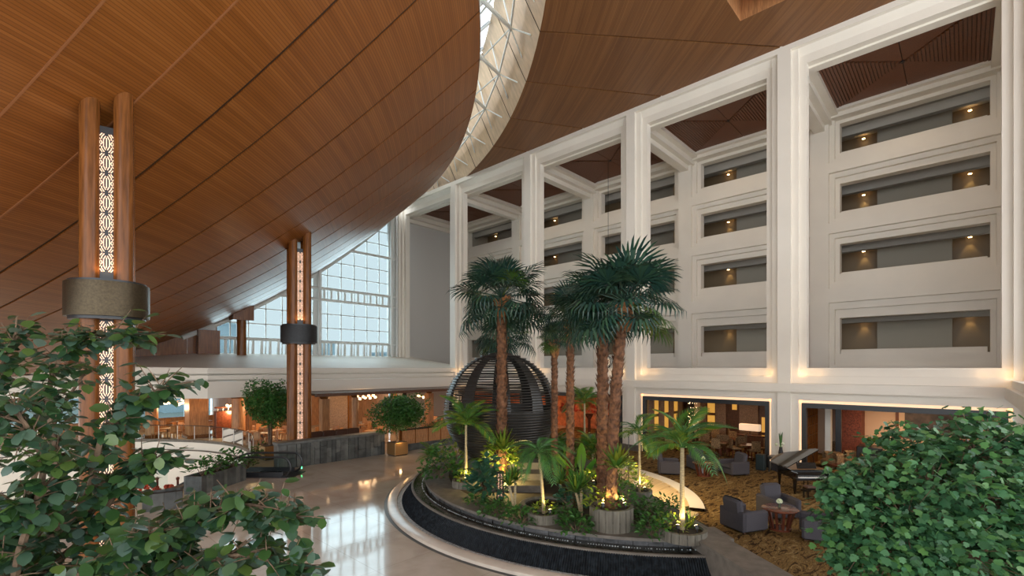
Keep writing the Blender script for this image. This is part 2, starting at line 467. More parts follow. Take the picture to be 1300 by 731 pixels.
# carpeted lounge (right) ------------------------------------------------
wn_ = Vector((-.80, .595)); wd_ = Vector((.595, .80))       # straight end wall of the fountain: normal, direction
edge = [(8.0, -1.5)] + [tuple(Vector((11.67, 3.17)) + wd_ * t) for t in (0, 3, 6)]
cpoly = [(8.0, -14), (8.0, -1.5), (11.67, 3.17), (15.2, 7.95), (17.3, 13.5), (19.0, 16.0), (20.6, 18.2), (22.6, 25.3), (36, 25.3), (36, -14)]
mb = MB().flat([cpoly], .012)
struct('carpet', mb, M['carpet'], 'gold, brown and black brush-patterned lounge carpet', 'carpet')

# ---------------------------------------------------------------- left slatted ceiling, a bowl round (CX, CY)
YEND = 41.39
SEAMS = [-88.2, -84.9, -81.7, -78.4, -75.2, -71.9, -68.7, -65.4, -62.1, -58.86, -55.6, -52.43, -49.17, -44.98, -40.86, -37.57, -34.23, -30.9, -27.6, -24.3, -21.0, -17.7, -14.4, -11.1, -7.8]
R0, R1 = 19.0, 44.3
def rp(r, th, dz=0):
    t = radians(th)
    return (CX + r * cos(t), CY + r * sin(t), roofz(r) + dz)
def thend(r): return math.degrees(math.asin(max(-1, (YEND - CY) / r)))
ceil_root = root('ceiling', 'sweeping bowl-shaped ceiling of slatted brown wood panels', 'ceiling')
NR = 22
def bowl(mb, tha, thb, ra, rb, dz, nr=NR, nt=3):
    base = len(mb.v)
    for i in range(nr + 1):
        r = ra + (rb - ra) * i / nr
        for k in range(nt + 1):
            ta = tha(r) if callable(tha) else tha; tb = thb(r) if callable(thb) else thb
            mb.v.append(rp(r, ta + (tb - ta) * k / nt, dz))
    for i in range(nr):
        for k in range(nt):
            a = base + i * (nt + 1) + k
            mb.f.append((a, a + 1, a + nt + 2, a + nt + 1))
    return mb
def bowl_panel(tha, thb):
    mb = MB(); nt = 3
    bowl(mb, tha, thb, R0, R1, 0, NR, nt); n0 = len(mb.v)
    bowl(mb, tha, thb, R0, R1, .07, NR, nt)
    mb.f = mb.f[:NR * nt]                    # underside only, plus the four edges
    w = nt + 1
    for i in range(NR):
        for c in (0, nt):
            a = i * w + c; b = (i + 1) * w + c
            mb.f.append((a, b, b + n0, a + n0))
    for k in range(nt):
        for rr in (0, NR):
            a = rr * w + k
            mb.f.append((a, a + 1, a + 1 + n0, a + n0))
    return mb
for a, b in zip(SEAMS[:-1], SEAMS[1:]):
    ob('panel', bowl_panel(lambda r, a=a: a + (1.6 if a < -54 else 3.2) / r, lambda r, b=b: b - (1.6 if b < -54 else 3.2) / r), M['ceil_l'], ceil_root, True)
ob('panel', bowl_panel(lambda r: SEAMS[-1] + 4.2 / r, lambda r: max(SEAMS[-1] + 4.4 / r, thend(r))), M['ceil_l'], ceil_root, True)
for th in SEAMS:
    mb = MB()
    pts = [Vector(rp(R0 + (R1 - R0) * i / NR, th)) for i in range(NR + 1)]
    t = Vector((-sin(radians(th)), cos(radians(th)), 0)); lo = -.028 if th < -54 else .03
    base = len(mb.v)
    for p in pts:
        for sx, dz in ((-.025, .11), (-.025, lo), (.025, lo), (.025, .11)):
            q = p + t * sx; mb.v.append((q.x, q.y, q.z + dz))
    for i in range(NR):
        for k in range(3):
            a = i * 4 + k
            mb.f.append((a, a + 1, a + 5, a + 4))
    ob('batten', mb, M['batten'] if th < -54 else M['joint'], ceil_root)
mb = bowl(MB(), -90, lambda r: thend(r), 17.0, R1 + .02, .12, 24, 40)
ob('backing', mb, M['joint'], ceil_root, True)
# edge fascia of the bowl at the light slot
mb = MB()
for k in range(60):
    a = -88.2 + k * (80.0 / 60); b = a + 80.0 / 60
    p, q = Vector(rp(R1, a)), Vector(rp(R1, b))
    mb.quad(p - Vector((0, 0, .02)), q - Vector((0, 0, .02)), q + Vector((0, 0, 3.2)), p + Vector((0, 0, 3.2)))
ob('slot_fascia', mb, M['winframe'], ceil_root, True)

# ---------------------------------------------------------------- right flat ceiling with radial joints
X0 = 27.2; ZC = 21.5; RS = 47.2
rc_root = root('ceiling_right', 'flat brown wood ceiling of radial panels between light slot and white frames', 'ceiling')
RSE = [-6.5 - 5 * k + .0 for k in range(17)]          # -6.5 ... -86.5
def rout(th):
    c = cos(radians(th))
    return min((X0 + .1 - CX) / c, 84.0)
HOLE = [(21.9, 5.75), (23.83, 5.75), (23.83, 7.68), (21.9, 7.68)]
for a, b in zip(RSE[1:], RSE[:-1]):
    ra, rb = a + .055, b - .055
    inner = [(CX + RS * cos(radians(ra + (rb - ra) * i / 4)), CY + RS * sin(radians(ra + (rb - ra) * i / 4))) for i in range(5)]
    if rout(ra) <= RS: continue
    outer = [(CX + max(RS + .01, rout(rb + (ra - rb) * i / 4)) * cos(radians(rb + (ra - rb) * i / 4)), CY + max(RS + .01, rout(rb + (ra - rb) * i / 4)) * sin(radians(rb + (ra - rb) * i / 4))) for i in range(5)]
    loops = [inner + outer]
    if a < -44 < b: loops.append(HOLE)
    mb = MB().flat(loops, ZC)
    n = len(inner + outer)
    for i in range(n):
        p, q = (inner + outer)[i], (inner + outer)[(i + 1) % n]
        mb.quad((*p, ZC), (*q, ZC), (*q, ZC + .06), (*p, ZC + .06))
    ob('panel', mb, M['ceil_r'], rc_root)
mb = MB()
back = [(CX + RS * cos(radians(t)), CY + RS * sin(radians(t))) for t in range(-87, -6, 3)] + [(X0 + .1, 41.4), (X0 + .1, -16), (-16, -30)]
mb.flat([back, HOLE], ZC + .07)
ob('backing', mb, M['joint'], rc_root)
mb = MB()
for i in range(4):
    p, q = HOLE[i], HOLE[(i + 1) % 4]
    mb.quad((*p, ZC), (*q, ZC), (*q, ZC + 1.1), (*p, ZC + 1.1))
mb.flat([HOLE], ZC + 1.1)
ob('light_recess', mb, M['wood2'], rc_root)
ob('recess_tube', MB().box(22.8, 22.86, 5.9, 7.5, ZC + .5, ZC + .56), M['led'], rc_root)

# ---------------------------------------------------------------- light slot: leaning ply wall, glass, truss
slot = root('wall_slot', 'pale plywood wall leaning over the curved roof light', 'wall')
def cyl(r, th, z): return Vector((CX + r * cos(radians(th)), CY + r * sin(radians(th)), z))
for a, b in zip(RSE[1:], RSE[:-1]):
    mb = MB()
    for i in range(4):
        t0 = a + .06 + (b - a - .12) * i / 4; t1 = a + .06 + (b - a - .12) * (i + 1) / 4
        mb.quad(cyl(RS, t0, ZC), cyl(RS, t1, ZC), cyl(RS - 1.9, t1, ZC + 4.0), cyl(RS - 1.9, t0, ZC + 4.0))
    ob('panel', mb, M['tan'], slot, True)
mb = MB()
for k in range(40):
    t0 = -86 + 2 * k; t1 = t0 + 2
    mb.quad(cyl(RS + .05, t0, ZC), cyl(RS + .05, t1, ZC), cyl(RS - 1.85, t1, ZC + 4.0), cyl(RS - 1.85, t0, ZC + 4.0))
ob('backing', mb, M['joint'], slot, True)
sky = root('window_1', 'curved glazed roof light above the slot', 'window')
for k in range(27):
    t0 = -86 + 3 * k; t1 = t0 + 2.9
    ob('pane', MB().quad(cyl(R1, t0, ZC + 3.0), cyl(R1, t1, ZC + 3.0), cyl(RS - 1.9, t1, ZC + 4.0), cyl(RS - 1.9, t0, ZC + 4.0)), M['glass_roof'], sky)
    ob('glazing_bar', MB().bar(cyl(R1, t0 - .05, ZC + 2.97), cyl(RS - 1.9, t0 - .05, ZC + 3.97), .09, .16), M['winframe'], sky)
truss = thing('roof_truss', 'white tubular steel truss running along the curved roof light', 'truss', (0, 0, 0))
nodes = [cyl(46.0, -9 - 5 * k, ZC + 1.5) for k in range(15)]
for k, p in enumerate(nodes):
    th = -9 - 5 * k
    if k < len(nodes) - 1: ob('chord', MB().tube([p, nodes[k + 1]], .06, 8), M['steel'], truss, True)
    ob('main_tube', MB().tube([p, cyl(R1 - .02, th - 4.6, ZC + .2)], .10, 8), M['steel'], truss, True)
    for dth, rr, z in ((-1.2, RS - .28, ZC + .55), (1.5, RS - .38, ZC + .8), (2.4, R1 + .02, ZC + .6)):
        ob('strut', MB().tube([p, cyl(rr, th + dth, z)], .04, 6), M['steel'], truss, True)
    ob('hanger', MB().tube([p, cyl(45.5, th + .3, ZC + 3.75)], .05, 6), M['steel'], truss, True)

# ---------------------------------------------------------------- white facade: front frames
PY = [-2.01 + 8.68 * k for k in range(6)]              # pier centre lines
fac = root('wall_right', 'white stepped frame wall of the guest room galleries, five storeys high', 'wall')
for k, y in enumerate(PY):
    ob('pier', MB().box(X0, X0 + .9, y - .3, y + .3, 0, ZC + .05), M['white'], fac)
    ob('pier_foot', MB().box(X0 - .06, X0 + .9, y - .66, y + .66, 0, .38), M['stone'], fac)
    # stepped beam from pier to the gallery wall
    mb = MB()
    for hw, z in ((.3, 20.0), (.65, 20.35), (1.02, 20.72)):
        mb.box(X0 + .85, 36.0, y - hw, y + hw, z, ZC)
    ob('beam', mb, M['white'], fac)
for k in range(5):
    ya, yb = PY[k], PY[k + 1]
    R = [(ya + .3, yb - .3, 4.43, ZC + .02, X0 + .0), (ya + .3, yb - .3, 4.43, ZC - .28, X0 + .22), (ya + .6, yb - .6, 4.80, ZC - .28, X0 + .22), (ya + .6, yb - .6, 4.80, ZC - .62, X0 + .44),
         (ya + .92, yb - .92, 5.2, 20.45, X0 + .44), (ya + .92, yb - .92, 5.2, 20.45, X0 + .9), (ya + .3, yb - .3, 4.43, ZC, X0 + .9)]
    R[0] = (ya + .303, yb - .303, 4.433, ZC - .283, X0); R[1] = R[0][:4] + (X0 + .22,); R[-1] = (ya + .31, yb - .31, 4.44, ZC - .29, X0 + .9)
    mb = MB().rings(R)
    mb.box(X0, X0 + .88, ya + .3, yb - .3, ZC - .28, ZC + .05)
    ob('frame', mb, M['white'], fac)
    # inner lintels of the coffer
    mb = MB()
    for w, z in ((.55, 20.35), (.9, 20.72)):
        mb.box(X0 + .85, X0 + .85 + w, ya + .3, yb - .3, z, ZC)
    for w, z in ((.35, 20.6), (.7, 20.86)):
        mb.box(35.5 - w, 36.0, ya + .3, yb - .3, z, ZC)
    ob('lintel', mb, M['white'], fac)
    # first floor slab band
    ob('slab_band', MB().box(X0 - .18, X0 + .9, ya, yb, 4.0, 4.43), M['white'], fac)
ob('unseen_return_wall', MB().box(X0 + .6, 36.2, PY[0] - 1.3, PY[0] - 1.05, 4.0, ZC), M['white'], fac)  # unseen closing wall, added to cut sky light and darken the gallery
# small cove lights standing on the step of each frame, washing the jambs
for k in range(4):
    ya, yb = PY[k], PY[k + 1]
    for yy in (ya + .76, yb - .76):
        lamp('cove_lamp', 'POINT', (X0 + .10, yy, 4.95), 3.2, (1, .60, .26), .05)
        lamp('cove_lamp', 'POINT', (X0 + .10, yy + (.7 if yy < (ya + yb) / 2 else -.7), 4.98), 1.6, (1, .60, .26), .05)

# coffers of the deep bays
for k in range(5):
    ya, yb = PY[k] + 1.0, PY[k + 1] - 1.0
    xa, xb = X0 + 1.6, 35.0
    xm, ym = (xa + xb) / 2, (ya + yb) / 2
    cof = root('ceiling_coffer', 'dark wood coffer with cross joints and slatted triangles above a gallery bay', 'ceiling')
    z = 21.02
    c = (xm, ym)
    cr = [(xa, ya), (xb, ya), (xb, yb), (xa, yb)]
    for i in range(4):
        p, q = cr[i], cr[(i + 1) % 4]
        mid = ((p[0] + q[0]) / 2, (p[1] + q[1]) / 2)
        slatted = i in (0, 2)
        for e0, e1 in ((p, mid), (mid, q)):
            tri = [e0, e1, c]
            g = Vector(((e0[0] + e1[0] + c[0]) / 3, (e0[1] + e1[1] + c[1]) / 3))
            tri = [tuple(g + (Vector(t) - g) * .985) for t in tri]
            mb = MB().prism(tri, z, z + .05)
            ob('panel', mb, M['coffer'] if not slatted else M['coffer_dark'], cof)
        if slatted:
            mb = MB(); n = 22
            for j in range(n):
                f = (j + .5) / n
                y = p[1] + (c[1] - p[1]) * f
                x0, x1 = p[0] + (c[0] - p[0]) * f, q[0] + (c[0] - q[0]) * f
                mb.box(min(x0, x1) + .05, max(x0, x1) - .05, y - .055, y + .055, z - .05, z)
            o = ob('slat', mb, M['coffer'], cof); o['kind'] = 'stuff'
    ob('backing', MB().box(xa - .3, xb + .3, ya - .3, yb + .3, z + .06, z + .1), M['joint'], cof)
    ob('downlight', MB().lathe([(0, -.04), (.07, -.04), (.10, -.06), (.10, .02)], 12, (xm, ym, z)), M['blackmetal'], cof)  # dark centre ring, dressed as housing of the added fill spot
    if k < 4: lamp('coffer_fill', 'SPOT', (xm, ym, z - .08), 190, (1, .76, .52), .12, rot=(0, 0, 0), spot=165)  # added fill spot, warms and brightens the gallery bay

# gallery wall with openings, and the corridors behind
XB = 35.3
ROWS = [(18.55, 20.4, 17.6, 21.5), (14.85, 16.65, 13.85, 17.6), (11.05, 12.9, 9.7, 13.85), (6.05, 8.3, 4.3, 9.7)]
gal = root('wall_gallery', 'white gallery wall of deep stepped openings behind the front frames', 'wall')
for k in range(5):
    ya, yb = PY[k], PY[k + 1]
    for j, (z0, z1, m0, m1) in enumerate(ROWS):
        def rc(f, x, a, b): return (ya + f, yb - f, m0 + (z0 - m0) * a, m1 + (z1 - m1) * b, x)
        R = [rc(0, XB, 0, 0), rc(.5, XB, .32, .32), rc(.5, XB + .25, .32, .32), rc(.78, XB + .25, .62, .62), rc(.78, XB + .5, .62, .62), rc(1.02, XB + .5, 1, 1), rc(1.02, XB + 1.1, 1, 1)]
        ob('opening_frame', MB().rings(R), M['white'], gal)
        hs = .30 if j == 3 else .10
        ob('sill', MB().cbox(XB + .62, XB + 1.3, ya + 1.12, yb - 1.04, z0 - .02, z0 + hs, .02), M['white'], gal)
corr = root('wall_corridor', 'dim guest room corridors with door niches behind the gallery openings', 'wall')
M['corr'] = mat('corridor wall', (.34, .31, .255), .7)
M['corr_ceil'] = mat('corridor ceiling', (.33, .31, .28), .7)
M['door'] = mat('corridor door', (.20, .14, .08), .5)
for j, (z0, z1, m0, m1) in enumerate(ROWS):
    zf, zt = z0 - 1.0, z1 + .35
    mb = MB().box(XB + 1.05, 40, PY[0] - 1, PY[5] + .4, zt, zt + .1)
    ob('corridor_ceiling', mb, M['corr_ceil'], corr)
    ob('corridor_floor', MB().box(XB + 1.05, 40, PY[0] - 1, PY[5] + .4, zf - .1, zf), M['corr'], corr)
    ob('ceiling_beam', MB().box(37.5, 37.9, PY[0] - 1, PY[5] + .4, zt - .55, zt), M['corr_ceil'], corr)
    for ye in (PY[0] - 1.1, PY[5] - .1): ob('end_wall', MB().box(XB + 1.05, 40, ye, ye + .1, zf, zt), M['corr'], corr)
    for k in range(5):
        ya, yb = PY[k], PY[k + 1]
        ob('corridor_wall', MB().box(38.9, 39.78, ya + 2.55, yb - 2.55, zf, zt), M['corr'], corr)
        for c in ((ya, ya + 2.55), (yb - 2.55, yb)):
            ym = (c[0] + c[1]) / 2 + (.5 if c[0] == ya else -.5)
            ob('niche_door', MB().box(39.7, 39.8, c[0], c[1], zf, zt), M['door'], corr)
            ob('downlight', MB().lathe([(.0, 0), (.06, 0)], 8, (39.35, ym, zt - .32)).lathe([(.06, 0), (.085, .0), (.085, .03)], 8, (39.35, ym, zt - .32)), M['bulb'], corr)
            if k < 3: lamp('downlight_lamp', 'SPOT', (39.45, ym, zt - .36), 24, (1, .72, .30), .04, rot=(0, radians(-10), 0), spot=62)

# ground floor openings: white surround, cove strip, black frame
gf = root('wall_ground', 'white ground floor wall with black framed openings edged in warm light', 'wall')
for k in range(5):
    ya, yb = PY[k], PY[k + 1]
    R = [(ya + .3, yb - .3, -1.2, 4.0, X0 + .12), (ya + .62, yb - .62, -.9, 3.60, X0 + .12), (ya + .62, yb - .62, -.9, 3.60, X0 + .42), (ya + .3, yb - .3, -1.2, 4.0, X0 + .42)]
    ob('surround', MB().rings(R), M['white'], gf)
    if k < 2:
        mb = MB()
        mb.box(X0 + .30, X0 + .34, ya + .62, yb - .62, 3.44, 3.60)
        mb.box(X0 + .30, X0 + .34, ya + .62, ya + .76, 0, 3.60)
        mb.box(X0 + .30, X0 + .34, yb - .76, yb - .62, 0, 3.60)
        ob('cove_strip', mb, M['led'], gf)
    for bx in ((ya + .74, yb - .74, 3.22, 3.46), (ya + .74, ya + .94, 0, 3.22), (yb - .94, yb - .74, 0, 3.22)):
        ob('black_frame', MB().box(X0 + .2, X0 + .5, *bx), M['blackmetal'], gf)
    mb = MB().box(X0 + .42, X0 + .5, ya + .2, ya + .76, 0, 4.0).box(X0 + .42, X0 + .5, yb - .76, yb - .2, 0, 4.0).box(X0 + .42, X0 + .5, ya + .2, yb - .2, 3.44, 4.0)
    ob('wall_core', mb, M['white'], gf)
mb = MB().box(X0 + .5, 36.5, PY[0] - 1, PY[5], 3.5, 3.6)
struct('ceiling_ground', mb, M['darkwood'], 'dark wood ceiling of the ground floor rooms', 'ceiling')

# gallery slab running towards the viewer at the right edge
mb = MB().box(9.0, X0 + .2, -6, -1.15, 4.0, 4.43).box(9.0, X0 + .2, -6, -1.35, 4.43, 4.7)
struct('trim_gallery', mb, M['white'], 'white gallery slab edge returning from the last pier', 'slab')

# ---------------------------------------------------------------- far end: grey wall, window, wood wall
struct('wall_grey', MB().box(X0 - .1, 36.4, YEND, YEND + .25, 0, ZC), M['greywall'], 'plain grey wall closing the last gallery bay', 'wall')
ew = root('window_2', 'tall white gridded window wall at the far end', 'window')
def roof_at(x): return roofz(hypot(x - CX, YEND - CY))
xs = [8.3 + 1.3 * i for i in range(15)]
zs = [6.3, 7.5, 8.75, 10.0, 11.2, 12.2, 13.45, 14.7, 15.95, 17.2, 18.45, 19.7, 20.9]
for i in range(len(xs) - 1):
    for j in range(len(zs) - 1):
        if zs[j] < roof_at(xs[i + 1]) + .2 and xs[i] > 10.8:
            ob('pane', MB().box(xs[i], xs[i + 1], YEND + .10, YEND + .12, zs[j], zs[j + 1]), M['glass'], ew)
for x in xs:
    zt = min(21, roof_at(x) + .3)
    if x > 10.8: ob('mullion', MB().box(x - .04, x + .04, YEND + .02, YEND + .16, 6.3, zt), M['winframe'], ew)
for j, z in enumerate(zs):
    xa = max(10.9, CX + sqrt(max(0, (z - 6) ** 0 * 0 + 1)) * 0 + 8.3)
    x = 10.9
    while x < 26.5 and roof_at(x) < z - .2: x += .2
    big = j in (1, 4, 5, 8)
    ob('transom', MB().box(x, 26.6, YEND + .02, YEND + .16, z - .04, z + .04), M['winframe'], ew)
    if big: ob('pipe', MB().tube([(x + .1, YEND - .25, z), (27.0, YEND - .25, z)], .13, 10), M['winframe'], ew, True)
# balustrade slats and small lights band
for z0, z1, st in ((6.3, 7.4, .65), (11.3, 12.1, .65)):
    x = 11.2
    while x < 26.4:
        if roof_at(x) > z1 - .3: ob('upright', MB().box(x - .09, x + .09, YEND - .12, YEND + .02, z0, z1), M['winframe'], ew)
        x += st
for x0, x1 in ((18.7, 19.45), (26.2, 27.15), (10.7, 11.2)):
    ob('post', MB().box(x0, x1, YEND - .05, YEND + .2, 6.2, min(21.2, roof_at(x1) + .3)), M['winframe'], ew)
for x in (26.35, 26.95, 19.1):
    ob('standpipe', MB().tube([(x, YEND - .35, 6.2), (x, YEND - .35, min(21, roof_at(x) + .2))], .12, 10), M['winframe'], ew, True)
# rim beam under the ceiling along the window
mb = MB()
pts = []
x = 9.0
while x < 27.3:
    pts.append(Vector((x, YEND - .12, roof_at(x) - .12))); x += .6
mb.tube(pts, .22, 6)
ob('rim_beam', mb, M['winframe'], ew, True)
ww = root('wall_end', 'brown panelled wall under the low end of the ceiling', 'wall')
for i in range(10):
    x0 = -8 + 1.93 * i
    zt = max(roof_at(x0 + 1.9) + .3, 6.0) if x0 + 1.9 > CX + 10 else 6
    ob('panel', MB().box(x0 + .01, x0 + 1.92, YEND, YEND + .2, 3.3, zt), M['wood'], ww)
ob('corbel', MB().box(9.9, 11.3, YEND - .7, YEND, 6.2, 8.0), M['wood'], ww)

# outside: ground and hazy blocks beyond the window
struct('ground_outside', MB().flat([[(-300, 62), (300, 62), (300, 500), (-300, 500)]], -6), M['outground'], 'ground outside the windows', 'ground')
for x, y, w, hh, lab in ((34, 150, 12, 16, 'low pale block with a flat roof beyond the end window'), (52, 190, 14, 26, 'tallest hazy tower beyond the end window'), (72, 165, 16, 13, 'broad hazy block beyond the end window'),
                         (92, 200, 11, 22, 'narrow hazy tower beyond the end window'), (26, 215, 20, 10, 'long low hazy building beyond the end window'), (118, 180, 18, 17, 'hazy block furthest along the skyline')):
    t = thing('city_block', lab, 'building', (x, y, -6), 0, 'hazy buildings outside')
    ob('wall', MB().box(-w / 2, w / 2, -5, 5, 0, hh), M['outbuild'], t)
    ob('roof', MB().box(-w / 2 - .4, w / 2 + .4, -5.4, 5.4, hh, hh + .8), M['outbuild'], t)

# ---------------------------------------------------------------- restaurant pavilion: stepped fascia and sloping roof
pav = root('ceiling_pavilion', 'white stepped fascia and sloping roof of the restaurant pavilion', 'roof')
path = [(X0 + .1, 32.3), (8.3, 32.3), (-14, 55.9)]
for (za, zb, off) in ((4.86, 5.2, 0), (4.76, 4.86, .8), (4.50, 4.76, .28), (4.40, 4.5, .8), (3.4, 4.40, .14)):
    for (p, q, n) in ((path[0], path[1], Vector((0, 1))), (path[1], path[2], Vector((.729, .685)))):
        p2 = Vector(p) + n * off; q2 = Vector(q) + n * off
        if n.x == 0: q2.x = q2.x + off * .4
        else: p2.x = path[1][0] + off * .4; p2.y = path[1][1] + off
        ob('fascia_band', MB().prism([tuple(p2), tuple(q2), tuple(q2 + n * .5), tuple(p2 + n * .5)], za, zb), M['white2'], pav)
mb = MB().quad((X0 + .1, 32.3, 5.2), (8.3, 32.3, 5.2), (10.8, YEND + .1, 6.35), (28.8, YEND + .1, 6.35))
mb.add([(8.3, 32.3, 5.2), (10.8, YEND + .1, 6.35), (-.3, YEND + .1, 5.4), (-.3, 41.4, 5.2)], [(0, 1, 2, 3)])
mb.add([(X0 + .1, 32.3, 5.2), (28.8, YEND + .1, 6.35), (28.8, 32.3, 5.2)], [(0, 1, 2)])
ob('roof_slope', mb, M['white'], pav)
mb = MB().flat([[(X0, 32.5), (8.4, 32.5), (-13.6, 55.8), (-13.6, 62), (X0, 62)]], 3.45)
ob('soffit', mb, M['white2'], pav)

# ---------------------------------------------------------------- round well with white curved bands
well_r = root('wall_well', 'white curved tiers round the well to the lower level', 'wall')
for i, (r, za, zb) in enumerate(((VR, -.62, -.08), (VR - .25, -1.2, -.66), (VR - .5, -3.3, -1.24))):
    ob('curved_band', MB().lathe([(r, za), (r, zb)], 72, (*VC, 0)), M['white'], well_r, True)
    ob('dark_ledge', MB().lathe([(r, zb), (r + .02, zb + .04), (r + .3, zb + .05)], 72, (*VC, 0)), M['stone'], well_r, True)  # dark stone ledge above each band
ob('rim', MB().lathe([(VR, -.08), (VR - .06, -.08), (VR - .06, .1), (VR + .25, .1), (VR + .25, 0)], 72, (*VC, 0)), M['stone'], well_r, True)
# ================================================================== FOUNTAIN
WZ = .58                                                   # water level on the upper ledge
def clip_arc(r, off, n=96):
    # points of the circle round FC on the fountain side of its straight end wall
    k = wn_.dot(Vector((11.67, 3.17))) + off
    d = k - wn_.dot(Vector(FC))
    a = math.acos(max(-1, min(1, d / r))); b = atan2(wn_.y, wn_.x)
    return b - a, b + a
fo = thing('fountain', 'half-round tiered stone fountain with a dark fluted cascade and planting bed', 'fountain', (FC[0], FC[1], 0))
def arcring(prof, off, n=90):
    a0, a1 = clip_arc(9.0, off)
    return MB().lathe(prof, n, (0, 0, 0), a0, a1)
ob('black_floor_ring', arcring([(9.86, .004), (9.74, .004)], 0), M['blackmetal'], fo)  # thin black line on the floor round the rim
ob('outer_rim', arcring([(9.74, 0), (9.74, .09), (9.70, .11), (9.38, .11), (9.36, .04)], 0), M['cream_stone'], fo, True)
ob('catch_water', arcring([(9.40, .06), (9.15, .07)], 0), M['foam'], fo, True)
# fluted cascade slope
a0, a1 = clip_arc(9.0, 0)
mb = MB(); n = 860; prof = [(9.22, .03), (9.0, .32), (8.83, .56)]
for (r, z) in prof:
    for k in range(n + 1):
        t = a0 + (a1 - a0) * k / n; q = r + (.016 if k % 2 else -.008)
        mb.v.append((q * cos(t), q * sin(t), z))
for i in range(2):
    for k in range(n):
        a = i * (n + 1) + k
        mb.f.append((a, a + 1, a + n + 2, a + n + 1))
ob('cascade', mb, M['cascade'], fo)
ob('weir', arcring([(8.84, .54), (8.84, .60), (8.82, .61), (8.76, .60), (8.74, .5)], 0), M['stone'], fo, True)
ob('ledge_water', arcring([(8.78, WZ), (8.1, WZ)], 0), M['water'], fo, True)
# row of small water spouts under the bed edge
mb = MB()
rs = random.Random(5)
for k in range(360):
    t = a0 + (a1 - a0) * (k + .5) / 360
    if rs.random() < .75: mb.sphere((8.42 * cos(t), 8.42 * sin(t), WZ + .005), rs.uniform(.012, .03), 5, 4, .6)
o = ob('bubbles', mb, M['foam'], fo); o['kind'] = 'stuff'
# bed: rough stone face made of blocks, and flat top
nb = 64
for k in range(nb):
    t0 = a0 + (a1 - a0) * k / nb; t1 = a0 + (a1 - a0) * (k + 1) / nb - .0012
    rr = 8.22 + rs.uniform(-.02, .015)
    mb = MB().lathe([(rr - .25, .45), (rr, .45), (rr + rs.uniform(-.01, .015), .62), (rr, .74)], 3, (0, 0, 0), t0, t1)
    ob('edge_stone', mb, M['stonedark'], fo)
ob('bed_top', arcring([(8.30, .72), (8.30, .80), (7.35, .80), (7.35, .76)], -.3), M['stone'], fo, True)
a2, a3 = clip_arc(7.4, -.3)
ob('bed_soil', MB().prism([(7.4 * cos(a2 + (a3 - a2) * k / 40), 7.4 * sin(a2 + (a3 - a2) * k / 40)) for k in range(41)], .3, .77), M['soil'], fo)
# straight end wall along the carpet
pA = Vector((11.67, 3.17)) - Vector(FC); L0, L1 = -1.1, 14.0
poly = [pA + wd_ * L0, pA + wd_ * L1, pA + wd_ * L1 + wn_ * .74, pA + wd_ * L0 + wn_ * .74]
ob('end_wall', MB().prism([tuple(p) for p in poly], 0, .84), M['stone'], fo)
poly = [pA + wd_ * (L0 - .02) - wn_ * .02, pA + wd_ * L1 - wn_ * .02, pA + wd_ * L1 + wn_ * .78, pA + wd_ * (L0 - .02) + wn_ * .78]
ob('coping', MB().prism([tuple(p) for p in poly], .84, .90), M['stone'], fo)

# lit timber deck with a pale stone rim behind the straight wall
deck = thing('timber_deck', 'round-edged pale timber deck with a white stone rim behind the fountain', 'deck', (14.0, 14.44, 0))
DR = 7.85
y = -7.6; kd = -7.45 - wn_.dot(Vector((14.0, 14.44)))
while y < 5.0:
    x1 = sqrt(max(.01, DR * DR - (y + .3) ** 2)) if abs(y + .3) < DR else .1
    if y + .3 > 0: x1 = sqrt(DR * DR - (y + .62) ** 2)
    xl = (kd - wn_.y * (y + .62)) / wn_.x + .0            # where the end wall cuts the row
    if x1 - xl > .3: ob('plank', MB().box(xl, x1, y, y + .60, 0, .10), M['deck'] if 'deck' in M else M.setdefault('deck', mat('deck board', (.62, .46, .26), .5, noise=(3, .12), stretch=(.3, 6, 1))), deck)
    y += .615
ob('rim', MB().lathe([(8.35, 0), (8.35, .13), (7.82, .13), (7.82, 0)], 60, (0, 0, 0), radians(-66), radians(35)), M['white'], deck, True)

# ------------------------------------------------------------------ sphere
SP = (15.0, 14.8); SR = 2.44; SZ = 3.42
sph = thing('slat_sphere', 'large dark sphere of stacked horizontal slats with arched cut-outs in its upper half', 'sculpture', (SP[0], SP[1], 0.8))
nring = 46
for i in range(nring):
    zc = -SR + (i + .5) * 2 * SR / nring
    r = sqrt(max(.02, SR * SR - zc * zc))
    r2 = r + .012 * (i % 2)
    mb = MB().lathe([(r2, -.036), (r2 + .02, 0), (r2, .036), (r2 - .05, .036), (r2 - .05, -.036), (r2, -.036)], 48, (0, 0, SZ - .8 + zc))
    if zc > .05 and zc < 2.1: mb = MB().lathe([(r2, -.022), (r2 + .012, 0), (r2, .022), (r2 - .03, 0), (r2, -.022)], 48, (0, 0, SZ - .8 + zc))
    ob('slat_ring', mb, M['sphere'], sph, True)
mb = MB(); n = 40; prof = [((SR - .07) * sin(t), -(SR - .07) * cos(t)) for t in [pi / 2 * .02 + i * (pi / 2 * 1.0) / 14 for i in range(15)]]
ob('lower_shell', MB().lathe(prof, n, (0, 0, SZ - .8)), M['sphere'], sph, True)
